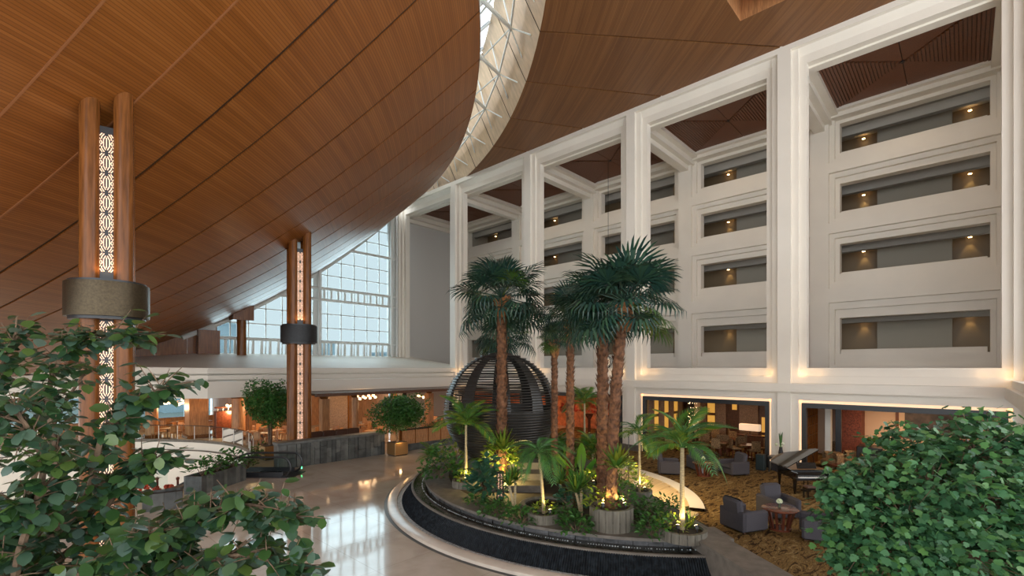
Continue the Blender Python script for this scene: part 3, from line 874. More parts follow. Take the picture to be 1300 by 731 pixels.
for k in range(10):
    a = 2 * pi * k / 10 + .2
    mb = MB(); w = 8
    for i in range(w + 1):
        e = i / w * (pi / 2 - .12)
        hw = (.36 - .22 * sin(e * .9)) if i < w else .3
        hw = max(.13, .17 * (1 - i / w) + .13)
        for s in (-1, 1):
            t = a + s * hw / max(.25, cos(e)) / SR
            for rr in (SR - .02, SR - .07):
                mb.v.append((rr * cos(e) * cos(t), rr * cos(e) * sin(t), rr * sin(e) + SZ - .8))
    for i in range(w):
        b = i * 4
        for p, q in ((0, 2), (2, 3), (3, 1), (1, 0)):
            mb.f.append((b + p, b + q, b + 4 + q, b + 4 + p))
    ob('arched_rib', mb, M['sphere'], sph, True)
ob('cap', MB().lathe([(.0, SR - .02), (.35, SR - .05), (.6, SR - .11), (.6, SR - .17)], 24, (0, 0, SZ - .8)), M['sphere'], sph, True)
ob('pedestal', MB().lathe([(1.9, 0), (1.9, .15), (1.2, .35), (1.05, .42), (1.0, .30)], 28, (0, 0, -.03)), M['stone'], sph, True)
lamp('sphere_lamp', 'POINT', (14.2, 13.0, 1.15), 30, (1, .85, .6), .1)
# wide stone steps in front of the sphere
st = thing('stone_terrace', 'low stone terrace slabs stepping down in front of the sphere', 'terrace', (13.0, 11.2, .74))
for i, (x, y, a, l, w, z) in enumerate(((1.2, 1.9, .7, 2.2, .9, .62), (.5, 1.3, .75, 2.0, .8, .36), (-.1, .7, .7, 1.9, .8, .14))):
    ob('slab', MB().cbox(-l / 2, l / 2, -w / 2, w / 2, -.14 if i else -.5, .14, .02, Matrix.Translation((x, y, z)) @ Matrix.Rotation(a - pi / 2, 4, 'Z')), M['stone'], st)
pb = gp(693, 640, 1.0)
bas = thing('stone_basin', 'round stone basin of dark water between the palms', 'basin', (pb.x, pb.y, .76))
ob('bowl', MB().lathe([(.72, 0), (.80, .1), (.82, .26), (.78, .30), (.66, .30), (.62, .2)], 28), M['concrete'], bas, True)
ob('water', MB().lathe([(.66, .24), (0, .24)], 28), M['water'], bas, True)

# ================================================================== WOOD COLUMNS
def fret(mb, w, z0, z1, M_):
    # glowing fretwork: repeated hexagonal motif
    ph = w * 1.42; n = max(1, int(round((z1 - z0) / ph))); ph = (z1 - z0) / n; t = w * .062
    def seg(a, b):
        a = Vector(a); b = Vector(b); d = (b - a).normalized(); c = Vector((-d.y, d.x)) * (t / 2)
        a -= d * t * .4; b += d * t * .4
        mb.add([M_ @ Vector((p.x, -.012, p.y)) for p in (a - c, b - c, b + c, a + c)], [(0, 1, 2, 3)])
    for i in range(n):
        zc = z0 + (i + .5) * ph
        def P(u, v): return (u * w, zc + v * ph)
        seg(P(0, -.24), P(0, .24))
        for s in (-1, 1):
            seg(P(.17 * s, -.17), P(.17 * s, .17)); seg(P(.17 * s, .17), P(.06 * s, .33)); seg(P(.17 * s, -.17), P(.06 * s, -.33))
            seg(P(.33 * s, -.10), P(.24 * s, 0)); seg(P(.24 * s, 0), P(.33 * s, .10))
            seg(P(.40 * s, -.06), P(.40 * s, .06))
            seg(P(.28 * s, .20), P(.28 * s, .28)); seg(P(.28 * s, .28), P(.14 * s, .44)); seg(P(.28 * s, -.20), P(.28 * s, -.28)); seg(P(.28 * s, -.28), P(.14 * s, -.44))
            seg(P(.38 * s, .34), P(.26 * s, .46)); seg(P(.38 * s, -.34), P(.26 * s, -.46))
            seg(P(.36 * s, .16), P(.42 * s, .22)); seg(P(.36 * s, -.16), P(.42 * s, -.22))
def column(x, y, label, rz, zb=0, dm='bronze'):
    zt = roofz(hypot(x - CX, y - CY)) + .55
    c = thing('wood_column', label, 'column', (x, y, zb), rz)
    h = zt - zb; s = .355
    for sx in (-1, 1):
        for sy in (-1, 1):
            ob('post', MB().lathe([(.225, 0), (.225, h)], 20, (sx * s, sy * s, 0)), M['wood'], c, True)
    zd0, zd1 = 6.55 - zb, 7.55 - zb
    ob('drum', MB().lathe([(.86, zd0 + .04), (.93, zd0 + .04), (.935, zd0 + .1), (.935, zd1 - .1), (.93, zd1 - .04), (.86, zd1 - .04)], 40), M[dm], c, True)
    ob('drum_plate', MB().lathe([(0, zd0 - .04), (.84, zd0 - .04), (.84, zd0 + .06)], 36).lathe([(.86, zd1 - .06), (.86, zd1 + .02), (0, zd1 + .02)], 36), M['blackmetal'], c, True)
    for q in range(4):
        lamp('drum_uplight', 'SPOT', (.62 * cos(q * pi / 2), .62 * sin(q * pi / 2), zd1 + .1), 14, (1, .66, .36), .08, rot=(pi, 0, 0), parent=c, spot=140)
    for q in range(4):
        R_ = Matrix.Rotation(q * pi / 2, 4, 'Z') @ Matrix.Translation((0, -.42, 0))
        zu = zt - zb - 1.05
        for (a, b) in ((.1, zd0 - .05), (zd1 + .02, zu)):
            o = ob('lattice_backing', MB().box(-.2, .2, 0, .04, a, b, R_), M['blackmetal'], c)
            mb = MB(); fret(mb, .36, a + (.0 if a < 1 else .22), b - .18 if a > 1 else b - .02, R_)
            ob('glowing_lattice', mb, M['glowpanel'], o, label='peach backlit fretwork')
    return c
column(2.06, 17.40, 'wood column of four round posts near the leafy branches, large bronze drum and glowing lattice', radians(-11))
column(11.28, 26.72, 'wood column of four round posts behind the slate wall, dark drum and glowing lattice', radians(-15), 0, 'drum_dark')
zt3 = roofz(hypot(12.65 - CX, 40.5 - CY))
c3 = thing('slim_column', 'plain slim wood column with a square cap on the pavilion roof', 'column', (12.65, 40.3, 0))
ob('shaft', MB().lathe([(.34, 0), (.34, zt3 - .6)], 20), M['wood'], c3, True)
ob('cap', MB().box(-.72, .72, -.5, .5, zt3 - .7, zt3 + .5), M['wood'], c3)

# ================================================================== LOW WALLS
sw = thing('slate_wall', 'low dark slate wall of upright slabs beside the marble floor', 'wall', (9.7, 25.5, 0))
ws = random.Random(11); x = 0; L_ = 6.2
while x < L_ - .05:
    w = min(ws.choice([.22, .3, .38, .46]), L_ - x); z = 0
    cut = ws.choice([None, .5, .8, .95])
    for za, zb in (((0, cut), (cut, 1.22)) if cut else ((0, 1.22),)):
        ob('slate_slab', MB().box(x + .013, x + w - .013, -.02 - ws.uniform(0, .06), .1, za + .012, zb - .008), M[ws.choice(['slate', 'slate', 'slate2'])], sw)
    x += w
ob('core', MB().box(.02, L_ - .02, .07, .6, 0, 1.22), M['blackmetal'], sw)
ob('coping', MB().cbox(-.03, L_ + .03, -.05, .65, 1.22, 1.36, .02), M['slate2'], sw)
pw = thing('timber_screen_wall', 'low timber panelled wall on a dark slate plinth', 'wall', (17.1, 25.5, 0))
for i in range(9):
    x = i * 1.02
    ob('plinth_slab', MB().box(x, x + .5, -.03, .4, 0, .42), M['slate'], pw); ob('plinth_slab', MB().box(x + .51, x + 1.01, -.025, .4, 0, .42), M['slate'], pw)
    for z in range(4): ob('board', MB().box(x + .01, x + 1.0, .0, .4, .425 + z * .215, .425 + z * .215 + .209), M['wood2'], pw)
    ob('post', MB().box(x - .03, x + .03, -.02, .3, .42, 1.29), M['wood'], pw)
ob('trough', MB().box(-.02, 9.2, -.02, .42, 1.28, 1.33), M['soil'], pw)

# ================================================================== ESCALATOR, BALUSTRADES, PLANTERS BY THE WELL
eu = Vector((-.685, .729)); ev = Vector((.729, .685))
es = thing('escalator', 'black escalator with glass sides going down beside the slate wall', 'escalator', (9.3, 24.35, 0), atan2(eu.y, eu.x))
ob('landing_plate', MB().box(-1.0, 1.2, -.7, .7, 0, .03), M['blackmetal'], es)
for s in (-.62, .62):
    pts = [(-.45 - .45 * cos(a), s, .52 + .42 * sin(a)) for a in [(-pi / 2 + pi * i / 10) for i in range(11)]]
    pts = [(-.45 + (-.42) * cos(a), s, .50 + .46 * sin(a)) for a in [(-pi / 2 + pi * i / 10) for i in range(11)]] + [(1.6, s, .96), (2.1, s, .86), (8.2, s, -2.35)]
    ob('handrail', MB().tube(pts, .05, 8), M['blackmetal'], es, True)
    ob('skirt', MB().add([(-.5, s, 0), (1.6, s, 0), (8.2, s, -3.3), (8.2, s, -3.0), (1.7, s, .25), (-.5, s, .25)], [(0, 1, 4, 5), (1, 2, 3, 4)]), M['blackmetal'], es)
    ob('glass_side', MB().add([(-.5, s, .25), (1.7, s, .25), (8.2, s, -3.0), (8.2, s, -2.35), (2.1, s, .86), (1.6, s, .95), (-.5, s, .95)], [(0, 1, 5, 6), (1, 2, 3, 4, 5)]), M['glass2'], es)
for i in range(16):
    ob('step', MB().box(1.6 + i * .41, 2.0 + i * .41, -.55, .55, -.28 - i * .205, -.02 - i * .205), M['stonedark'], es)
ob('signal_light', MB().box(-.86, -.82, -.66, -.60, .16, .28), mat('green signal', (.1, .9, .3), .5, emit=3, ecol=(.1, 1, .3)), es)

def slate_planter(name, x, y, rz, l, w, h, label):
    t = thing(name, label, 'planter', (x, y, 0), rz)
    r_ = random.Random(int(x * 10)); q = 0
    while q < l - .05:
        a = min(r_.choice([.2, .28, .36]), l - q)
        for yy in (-w / 2, w / 2 - .08):
            ob('slate_slab', MB().box(-l / 2 + q + .005, -l / 2 + q + a - .005, yy, yy + .08 + r_.uniform(0, .02), 0, h), M[r_.choice(['slate', 'slate2'])], t)
        q += a
    for xx in (-l / 2, l / 2 - .08): ob('end_slab', MB().box(xx, xx + .08, -w / 2 + .08, w / 2 - .08, 0, h), M['slate'], t)
    ob('soil', MB().box(-l / 2 + .08, l / 2 - .08, -w / 2 + .08, w / 2 - .08, .05, h - .08), M['soil'], t)
    return t
ear = atan2(eu.y, eu.x)
slate_planter('slate_planter', 6.5, 23.85, radians(36), 2.7, .8, .75, 'long slate planter of leafy plants beside the escalator')
slate_planter('slate_planter', 4.15, 21.7, radians(-14), 1.2, .7, .62, 'short slate planter next to the glass balustrade')
# glass balustrades round the well
for gi, (a0_, a1_, lab) in enumerate(((-28, 150, 'curved glass balustrade along the restaurant side of the well'), (-126, -62, 'glass balustrade on the near side of the well'))):
    bl = thing('glass_balustrade', lab, 'balustrade', (VC[0], VC[1], 0))
    n = int((a1_ - a0_) / 7)
    rr = VR + .12
    for k in range(n):
        t0 = radians(a0_ + (a1_ - a0_) * k / n); t1 = radians(a0_ + (a1_ - a0_) * (k + 1) / n) - .004
        p, q = (rr * cos(t0), rr * sin(t0)), (rr * cos(t1), rr * sin(t1))
        ob('glass_panel', MB().quad((*p, .12), (*q, .12), (*q, 1.05), (*p, 1.05)), M['glass2'], bl)
        ob('post', MB().box(p[0] - .02, p[0] + .02, p[1] - .02, p[1] + .02, .05, 1.08), M['steel'], bl)
    ob('rail', MB().tube([(rr * cos(radians(a0_ + (a1_ - a0_) * i / 40)), rr * sin(radians(a0_ + (a1_ - a0_) * i / 40)), 1.08) for i in range(41)], .025, 6), M['blackmetal'], bl, True)

# ================================================================== RESTAURANT (left, under the pavilion)
rest = root('wall_restaurant', 'warm timber back walls of the restaurant', 'wall')
for i in range(9):
    x = 14.1 + i * 1.48
    ob('panel', MB().box(x, x + 1.46, 43.2, 43.4, 0, 3.45), M['wood2'], rest)
for i in range(4):
    ob('panel', MB().box(13.9, 14.08, 43.3 + i * 2.3, 45.55 + i * 2.3, 0, 3.45), M['wood2'], rest)
rw = root('window_3', 'low restaurant windows looking outside', 'window')
for i in range(12):
    x = -11.5 + i * 2.1
    ob('pane', MB().box(x, x + 2.0, 52.0, 52.03, .75, 3.0), M['glass'], rw)
    ob('mullion', MB().box(x - .06, x, 51.95, 52.08, 0, 3.45), M['blackmetal'], rw)
ob('dado', MB().box(-12, 13.9, 51.95, 52.15, 0, .75), M['wood2'], rw)
ob('blind', MB().box(-12, 13.9, 51.8, 51.85, 2.75, 3.45), M['slate2'], rw)
def rcol(px, Y, r, label, sq=False, h=3.45):
    x = onY(px, Y)
    t = thing('timber_post', label, 'column', (x, Y, 0))
    if sq: ob('shaft', MB().box(-r, r, -r, r, .25, h - .3), M['wood2'], t)
    else: ob('shaft', MB().lathe([(r, .25), (r, h - .3)], 18), M['wood2'], t, True)
    ob('base', MB().cbox(-r * 1.25, r * 1.25, -r * 1.25, r * 1.25, 0, .25, .03), M['wood'], t)
    ob('capital', MB().lathe([(r, h - .3), (r * 1.5, h - .12), (r * 1.9, h)], 4), M['wood'], t)
    return t
rcol(193, 44.0, .40, 'round timber post by the low restaurant windows', False, 3.4)
rcol(250, 42.0, .62, 'broad square timber post under the fascia corner', True, 3.3)
rcol(303, 38.5, .45, 'round timber post near the red carved cabinet', False, 3.3)
rcol(412, 30.2, .24, 'square timber canopy post nearest the latticed column', True, 3.5)
rcol(451, 30.2, .22, 'round timber canopy post with flared capital behind the slate wall', False, 3.5)
rcol(500, 37.0, .3, 'timber post deep inside behind the round topiary tree')
rcol(545, 31.0, .25, 'timber canopy post next to the big sphere', True, 3.5)
# canopy over the front row of tables
cn = thing('timber_canopy', 'thin dark timber canopy over the restaurant edge', 'canopy', (0, 0, 0))
for i in range(14):
    x = 13.2 + i * .98
    ob('board', MB().box(x, x + .94, 28.7, 32.3, 3.55, 3.63), M['darkwood'], cn)
for y in (28.7, 30.2, 32.2):
    ob('beam', MB().box(13.1, 26.9, y - .08, y + .08, 3.44, 3.55), M['darkwood'], cn)
# carved screen and banquettes
for px0, px1, Y, lab in ((417, 442, 34.5, 'carved grey-brown timber screen between restaurant tables'), (270, 0, 0, '')):
    if not lab: continue
    xa, xb = onY(px0, Y), onY(px1, Y)
    t = thing('carved_screen', lab, 'screen', ((xa + xb) / 2, Y, 0))
    w = (xb - xa) / 2
    ob('panel', MB().box(-w, w, -.05, .05, .3, 3.1), M['screenwood'], t)
    for s in (-1, 1): ob('stile', MB().box(s * w - .06, s * w + .06, -.08, .08, 0, 3.2), M['wood'], t)
    ob('rail', MB().box(-w, w, -.08, .08, 3.1, 3.2), M['wood'], t); ob('rail', MB().box(-w, w, -.08, .08, .2, .3), M['wood'], t)
def banquette(x, y, rz, l, lab):
    t = thing('banquette', lab, 'bench', (x, y, 0), rz)
    ob('seat', MB().cbox(-l / 2, l / 2, -.55, .05, .1, .48, .05), M['leather'], t)
    n = 4
    for i in range(n): ob('back_cushion', MB().cbox(-l / 2 + i * l / n + .01, -l / 2 + (i + 1) * l / n - .01, .05, .25, .3, 1.2, .05), M['leather'], t)
    ob('plinth', MB().box(-l / 2 + .05, l / 2 - .05, -.45, .1, 0, .1), M['darkwood'], t)
M['leather'] = mat('brown leather', (.085, .04, .026), .5)
banquette(onY(427, 29.6), 29.6, 0, 3.4, 'dark brown banquette bench behind the slate wall')
# cabinet
xx = onY(290, 40.5)
cb = thing('carved_cabinet', 'dark red carved cabinet with a pierced top rail in the restaurant', 'cabinet', (xx, 40.5, 0))
ob('body', MB().cbox(-.9, .9, -.3, .3, 0, 2.0, .03), M['redwood'], cb)
for i in range(5): ob('spindle', MB().lathe([(.03, 2.0), (.06, 2.1), (.03, 2.2)], 8, (-.7 + i * .35, 0, 0)), M['plate'], cb)
ob('top_rail', MB().box(-.9, .9, -.12, .12, 2.2, 2.3), M['redwood'], cb)

# tables and chairs: one small chair and one small table, copied
def make_chair(name, label, cat, grp, m1, m2):
    t = thing(name, label, cat, (0, 0, 0), 0, grp)
    ob('seat', MB().cbox(-.23, .23, -.23, .23, .42, .50, .02), m2, t)
    mb = MB().cbox(-.22, .22, .19, .24, .50, .95, .02)
    ob('backrest', mb, m2, t)
    for sx in (-1, 1):
        for sy in (-1, 1):
            ob('leg', MB().bar((sx * .2, sy * .2, .43), (sx * .21, sy * .22, 0), .045), m1, t)
    return t
def make_table(name, label, cat, grp, r, mt, ml):
    t = thing(name, label, cat, (0, 0, 0), 0, grp)
    ob('table_top', MB().lathe([(0, .71), (r - .03, .71), (r, .725), (r, .745), (r - .02, .755), (0, .755)], 20), mt, t)
    ob('pedestal', MB().lathe([(.05, .05), (.05, .71)], 8), ml, t)
    ob('foot', MB().lathe([(.28, 0), (.28, .03), (.05, .06)], 12), ml, t)
    return t
GRP = 'restaurant chairs'
ch0 = make_chair('dining_chair', 'light timber dining chair at a restaurant table by the low windows', 'chair', GRP, M['chairwood'], M['wood2'])
tb0 = make_table('dining_table', 'round timber restaurant table by the low windows', 'table', 'restaurant tables', .5, M['wood2'], M['darkwood'])
first = [True]
def dining(x, y, a0, n, tl, cl):
    if first[0]:
        first[0] = False; tb0.location = (x, y, 0); t = tb0; t['label'] = tl
        ch0.location = (x + .72 * cos(a0), y + .72 * sin(a0), 0); ch0.rotation_euler = (0, 0, a0 - pi / 2); ch0['label'] = cl
        rng = range(1, n)
    else:
        dup(tb0, (x, y, 0), a0, tl); rng = range(n)
    for i in rng:
        a = a0 + 2 * pi * i / n
        dup(ch0, (x + .72 * cos(a), y + .72 * sin(a), 0), a - pi / 2, cl)
    pl = ob('plate', MB().lathe([(0, 0), (.08, 0), (.13, .02), (.125, .03), (.07, .012), (0, .012)], 14), M['plate'], None, True, 'white plate on the ' + tl.replace('round timber ', ''), 'plate', 'restaurant plates', loc=(x + .22 * cos(a0), y + .22 * sin(a0), .755))
for (px, Y, a0, n, wh) in ((222, 47.5, .3, 4, 'below the globe chandelier'), (238, 45, .9, 4, 'next to the broad square post'), (213, 43.0, .2, 4, 'beside the round post by the windows'), (262, 46.6, .5, 4, 'behind the broad square post'), (282, 42.8, .1, 4, 'behind the red carved cabinet'),
                           (318, 36.5, .4, 4, 'in front of the round post'), (333, 35.0, .9, 4, 'behind the topiary tree at the well'), (338, 38.5, .2, 4, 'deep behind the topiary tree'), (352, 36.0, .6, 4, 'beside the topiary tree crown'),
                           (405, 28.3, .2, 3, 'right beside the latticed column'), (418, 33.2, .6, 4, 'in front of the carved screen'), (455, 27.7, .4, 4, 'just over the slate wall coping'), (472, 30.8, .1, 4, 'between canopy post and topiary crown'),
                           (486, 33.5, .8, 4, 'half hidden by the brass boxed topiary'), (473, 37.8, .3, 4, 'near the timber back wall'), (458, 34.6, .3, 4, 'behind the flared canopy post'), (528, 29.5, .3, 4, 'behind the timber panelled wall'), (548, 33.5, .6, 4, 'beside the sphere, deep under the canopy')):
    dining(onY(px, Y), Y, a0, n, 'round timber table ' + wh, 'light timber chair at the table ' + wh)

def chandelier(px, py, d, lab, n=9, R=.42):
    p = dp(px, py, d)
    t = thing('globe_chandelier', lab, 'chandelier', p)
    rr = random.Random(px)
    ob('stem', MB().tube([(0, 0, 0), (0, 0, max(.1, 3.44 - p.z))], .015, 6), M['blackmetal'], t)
    for i in range(n):
        a = 2 * pi * i / n; e = rr.uniform(-.5, .5)
        q = (R * cos(a) * cos(e), R * sin(a) * cos(e), R * .7 * sin(e))
        g = ob('glass_globe', MB().sphere(q, .10, 10, 7), M['globe'], t, True)
        ob('arm', MB().tube([(0, 0, 0), q], .012, 5), M['goldpot'], g)
    lamp('chandelier_lamp', 'POINT', (0, 0, -.45), 150, (1, .64, .32), .25, parent=t)
chandelier(221, 510, 37, 'cluster chandelier of glowing globes by the low windows', 11, .62)
chandelier(296, 515, 36, 'cluster chandelier of glowing globes near the red cabinet', 6, .4)
chandelier(466, 503, 35, 'cluster chandelier of glowing globes behind the canopy post', 10, .6)
chandelier(540, 502, 41.5, 'cluster chandelier of glowing globes next to the sphere', 10, .6)
chandelier(344, 510, 36, 'cluster chandelier of glowing globes above the inner tables', 8, .5)
# lower level glow and blossom
lamp('lower_lamp', 'AREA', (2, 36, -.9), 160, (1, .9, .8), 5)
for i, (px, py, s, lab) in enumerate(((186, 622, .8, 'red blossom bush in front of the curved tiers, nearer the wood column'), (214, 622, .7, 'red blossom bush in front of the curved tiers, nearer the escalator'))):
    p = dp(px, py, 27)
    t = thing('blossom_bush', lab, 'plant', (p.x, p.y, -3.3), 0, 'red blossom bushes')
    ob('pot', MB().lathe([(.3, 0), (.38, .6), (.34, .6), (.3, .4)], 14), M['brickred'], t, True)
    mb = MB(); r_ = random.Random(i)
    for k in range(90):
        a, e = r_.uniform(0, 2 * pi), r_.uniform(-.2, 1.4)
        mb.sphere((s * cos(a) * cos(e) * r_.uniform(.5, 1), s * sin(a) * cos(e) * r_.uniform(.5, 1), 1.0 + s * 1.3 * sin(e)), .09, 5, 4)
    ob('blossom', mb, M['redflower'], t)
for i, px in enumerate((200, 226, 236)):
    p = dp(px, 620, 27.5)
    ob('red_post', MB().lathe([(.09, 0), (.07, .2), (.06, 2.1), (.09, 2.15), (.09, 2.25), (0, 2.3)], 10), M['brickred'], None, True, ['slender red post beside the blossom bushes', 'slender red post standing clear of the blossom bushes', 'slender red post closest to the escalator handrail'][i], 'post', loc=(p.x, p.y, -3.3))
# ================================================================== LOUNGE
RIGHT = Vector((.685, -.729)); AWAY = Vector((.729, .685))       # across the view, and away from it
def face(v): return atan2(v.x, -v.y)
def make_armchair():
    t = thing('armchair', '', 'armchair', (0, 0, 0), 0, 'grey lounge armchairs')
    F = M['fabric']
    ob('base', MB().cbox(-.44, .44, -.40, .40, .06, .30, .03), F, t)
    ob('seat_cushion', MB().cbox(-.30, .30, -.44, .28, .30, .45, .05), F, t, True)
    M_ = Matrix.Translation((0, .30, .30)) @ Matrix.Rotation(radians(-10), 4, 'X')
    ob('backrest', MB().cbox(-.33, .33, -.10, .12, .0, .66, .07, M_), F, t, True)
    for s in (-1, 1):
        mb = MB().cbox(s * .39 - .09, s * .39 + .09, -.44, .42, .06, .62, .05)
        ob('arm', mb, F, t, True)
    for sx in (-1, 1):
        for sy in (-1, 1): ob('foot', MB().box(sx * .36 - .03, sx * .36 + .03, sy * .34 - .03, sy * .34 + .03, 0, .06), M['darkwood'], t)
    ob('outer_back', MB().cbox(-.46, .46, .38, .46, .06, .62, .03), F, t)
    return t
arm0 = make_armchair()
def put_arm(px, py, fv, lab, i, s=1.12):
    p = gp(px, py)
    if i == 0:
        arm0.location = p; arm0.rotation_euler = (0, 0, face(fv)); arm0['label'] = lab; arm0.scale = (s,) * 3
    else: dup(arm0, p, face(fv), lab, scale=s)
put_arm(849, 601, RIGHT * 1 - AWAY * .25, 'grey armchair facing the flower table, on the side towards the deck', 0)
put_arm(889, 596, -AWAY * 1 + RIGHT * .1, 'grey armchair behind the smaller flower table, back to the dark dining room', 1)
put_arm(931, 602, -RIGHT * 1 + AWAY * .05 - AWAY * .3, 'grey armchair facing the flower table, on the side towards the piano', 2)
put_arm(944, 671, RIGHT * 1 + AWAY * .35, 'grey armchair beside the fountain end wall, facing the slatted table', 3)
put_arm(988, 655, -AWAY * 1 + RIGHT * .12, 'grey armchair between the piano bench and the slatted table', 4)
put_arm(1040, 684, -RIGHT * .9 + AWAY * .45, 'grey armchair half hidden by the bushy tree', 5)
def lounge_table(px, py, s, lab, glab):
    p = gp(px, py)
    t = thing('lounge_table', lab, 'table', p); t.scale = (s,) * 3
    ob('table_top', MB().lathe([(0, .50), (.40, .50), (.42, .515), (.42, .535), (.40, .55), (0, .55)], 24), M['redwood'], t, True)
    n = 12
    for i in range(n):
        a = 2 * pi * i / n
        ob('slat_leg', MB().bar((.34 * cos(a), .34 * sin(a), .50), (.22 * cos(a), .22 * sin(a), .06), .06, .025, up=(cos(a), sin(a), 0)), M['redwood'], t)
    ob('base', MB().lathe([(.26, 0), (.26, .06), (0, .06)], 20), M['redwood'], t, True)
    v = thing('flower_vase', glab, 'vase', (p.x + .02, p.y + .02, .55 * s))
    ob('glass', MB().lathe([(0, 0), (.045, 0), (.05, .13), (.046, .13), (.04, .01)], 14), M['glass2'], v, True)
    ob('stem', MB().tube([(0, 0, .01), (0, 0, .15)], .012, 6), M['petiole'], v)
    mb = MB(); r_ = random.Random(int(px))
    for k in range(60):
        a, e = r_.uniform(0, 2 * pi), r_.uniform(-.7, 1.5)
        mb.sphere((.075 * cos(a) * cos(e), .075 * sin(a) * cos(e), .20 + .07 * sin(e)), .022, 5, 4)
    ob('flower_head', mb, M['whiteflower'], v)
lounge_table(893, 604, 1.2, 'small round red wood table between the three armchairs by the dark dining room', 'white flower head in a glass vase on the table by the dark dining room')
lounge_table(990, 672, 1.28, 'oval-topped red wood table on slatted legs between the fountain and the piano', 'white flower head in a glass vase on the slatted table')

# grand piano --------------------------------------------------------
PM = Vector((22.78, 4.5)); prz = atan2(-.729, .685)
pn = thing('grand_piano', 'black grand piano with raised lid on the lounge carpet', 'piano', (PM.x, PM.y, 0), prz)
G = M['gloss_black']
outl = [(-.76, .25), (.76, .25), (.76, .75), (.70, 1.0), (.52, 1.25), (.30, 1.5), (.14, 1.8), (-.05, 2.05), (-.32, 2.15), (-.58, 2.08), (-.74, 1.85), (-.76, 1.5)]
ob('case', MB().prism(outl, .66, .99), G, pn)
ob('key_bed', MB().cbox(-.76, .76, -.08, .28, .60, .72, .02), G, pn)
for s in (-1, 1): ob('cheek_block', MB().cbox(s * .72 - .05, s * .72 + .05, -.08, .28, .70, .93, .02), G, pn)
kb = ob('keyboard', MB().box(-.66, .66, -.06, .10, .72, .745), M['keys'], pn)
mb = MB()
for i in range(52):
    if i % 7 in (0, 1, 3, 4, 5): mb.box(-.66 + (i + .82) * 1.32 / 52, -.66 + (i + 1.16) * 1.32 / 52, .0, .10, .745, .757)
o = ob('black_keys', mb, G, kb); o['kind'] = 'stuff'
ob('fall_board', MB().box(-.68, .68, .11, .14, .72, .93), G, pn)
ob('music_desk', MB().box(-.40, .40, -.01, .01, 0, .26, Matrix.Translation((0, .45, .99)) @ Matrix.Rotation(radians(-20), 4, 'X')), G, pn)
ML = Matrix.Translation((-.76, 0, 1.0)) @ Matrix.Rotation(radians(-29), 4, 'Y') @ Matrix.Translation((.76, 0, 0))
ob('lid', MB().prism([(x * 1.01, y if y > .3 else .55) for x, y in outl], 0, .03, ML), G, pn)
ob('lid_front', MB().box(-.76, .76, .50, .80, .032, .055, ML), G, pn)
ob('lid_prop', MB().tube([(.66, .95, .98), (.52, .95, 1.68)], .012, 6), G, pn)
ob('plate', MB().prism([(x * .93, .3 + (y - .3) * .93) for x, y in outl], .965, .992), M['goldpot'], pn)
for x, y in ((-.66, .18), (.66, .18), (-.42, 1.75)):
    ob('leg', MB().lathe([(.035, .06), (.05, .12), (.075, .45), (.085, .55), (.085, .66)], 10, (x, y, 0)).lathe([(.0, 0), (.045, 0), (.045, .06)], 8, (x, y, 0)), G, pn, True)
ob('pedal_lyre', MB().box(-.10, -.07, .50, .54, .1, .66).box(.07, .10, .50, .54, .1, .66).box(-.16, .16, .42, .60, .04, .12), G, pn)
pb_ = gp(1036, 633)
bn = thing('piano_bench', 'black piano bench with a brown cushion', 'bench', (pb_.x, pb_.y, 0), prz)
ob('cushion', MB().cbox(-.46, .46, -.19, .19, .44, .52, .03), M['leather'], bn)
ob('apron', MB().box(-.44, .44, -.17, .17, .38, .45), G, bn)
for sx in (-1, 1):
    for sy in (-1, 1): ob('leg', MB().box(sx * .41 - .025, sx * .41 + .025, sy * .14 - .025, sy * .14 + .025, 0, .4), G, bn)

# console, vase and cabinet at the pier
yc = onX(990, 26.6)
cs = thing('console_table', 'thin black console table against the white pier', 'table', (26.6, yc, 0))
ob('top', MB().box(-.28, .3, -.85, .5, .74, .79), M['blackmetal'], cs)
ob('fret_apron', MB().box(-.24, -.2, -.8, .45, .64, .74), M['blackmetal'], cs)
for sx in (-.22, .24):
    for sy in (-.78, .43): ob('leg', MB().box(sx - .025, sx + .025, sy - .025, sy + .025, 0, .74), M['blackmetal'], cs)
vs = thing('tall_vase', 'dark vase of white lilies and upright leaves on the console', 'vase', (26.55, yc - .05, .79))
ob('vase', MB().lathe([(0, 0), (.09, 0), (.11, .2), (.07, .42), (.08, .48), (.06, .46)], 14), M['blackmetal'], vs, True)
for i in range(9):
    a = i * 2.4; mb = MB().tube([(0, 0, .4), (.03 * cos(a), .03 * sin(a), .8), (.09 * cos(a), .09 * sin(a), 1.15 + .05 * (i % 3))], [.022, .035, .004], 5)
    ob('leaf_blade', mb, M['shrub'], vs)
for i in range(7):
    a = i * 2.1
    ob('lily', MB().sphere((-.12 + .16 * cos(a), .17 * sin(a), .55 + .07 * (i % 3)), .075, 7, 5), M['whiteflower'], vs, True)
p = gp(969, 592)
cbn = thing('side_cabinet', 'small dark green cabinet beside the console', 'cabinet', (26.5, onX(966, 26.5), 0))
ob('body', MB().cbox(-.2, .2, -.2, .2, .05, .82, .02), mat('dark green paint', (.02, .035, .035), .5), cbn)
ob('door', MB().box(-.21, -.2, -.17, .17, .1, .76), mat('dark green door', (.024, .04, .04), .45), cbn)
ob('plinth', MB().box(-.18, .18, -.18, .18, 0, .05), M['blackmetal'], cbn)

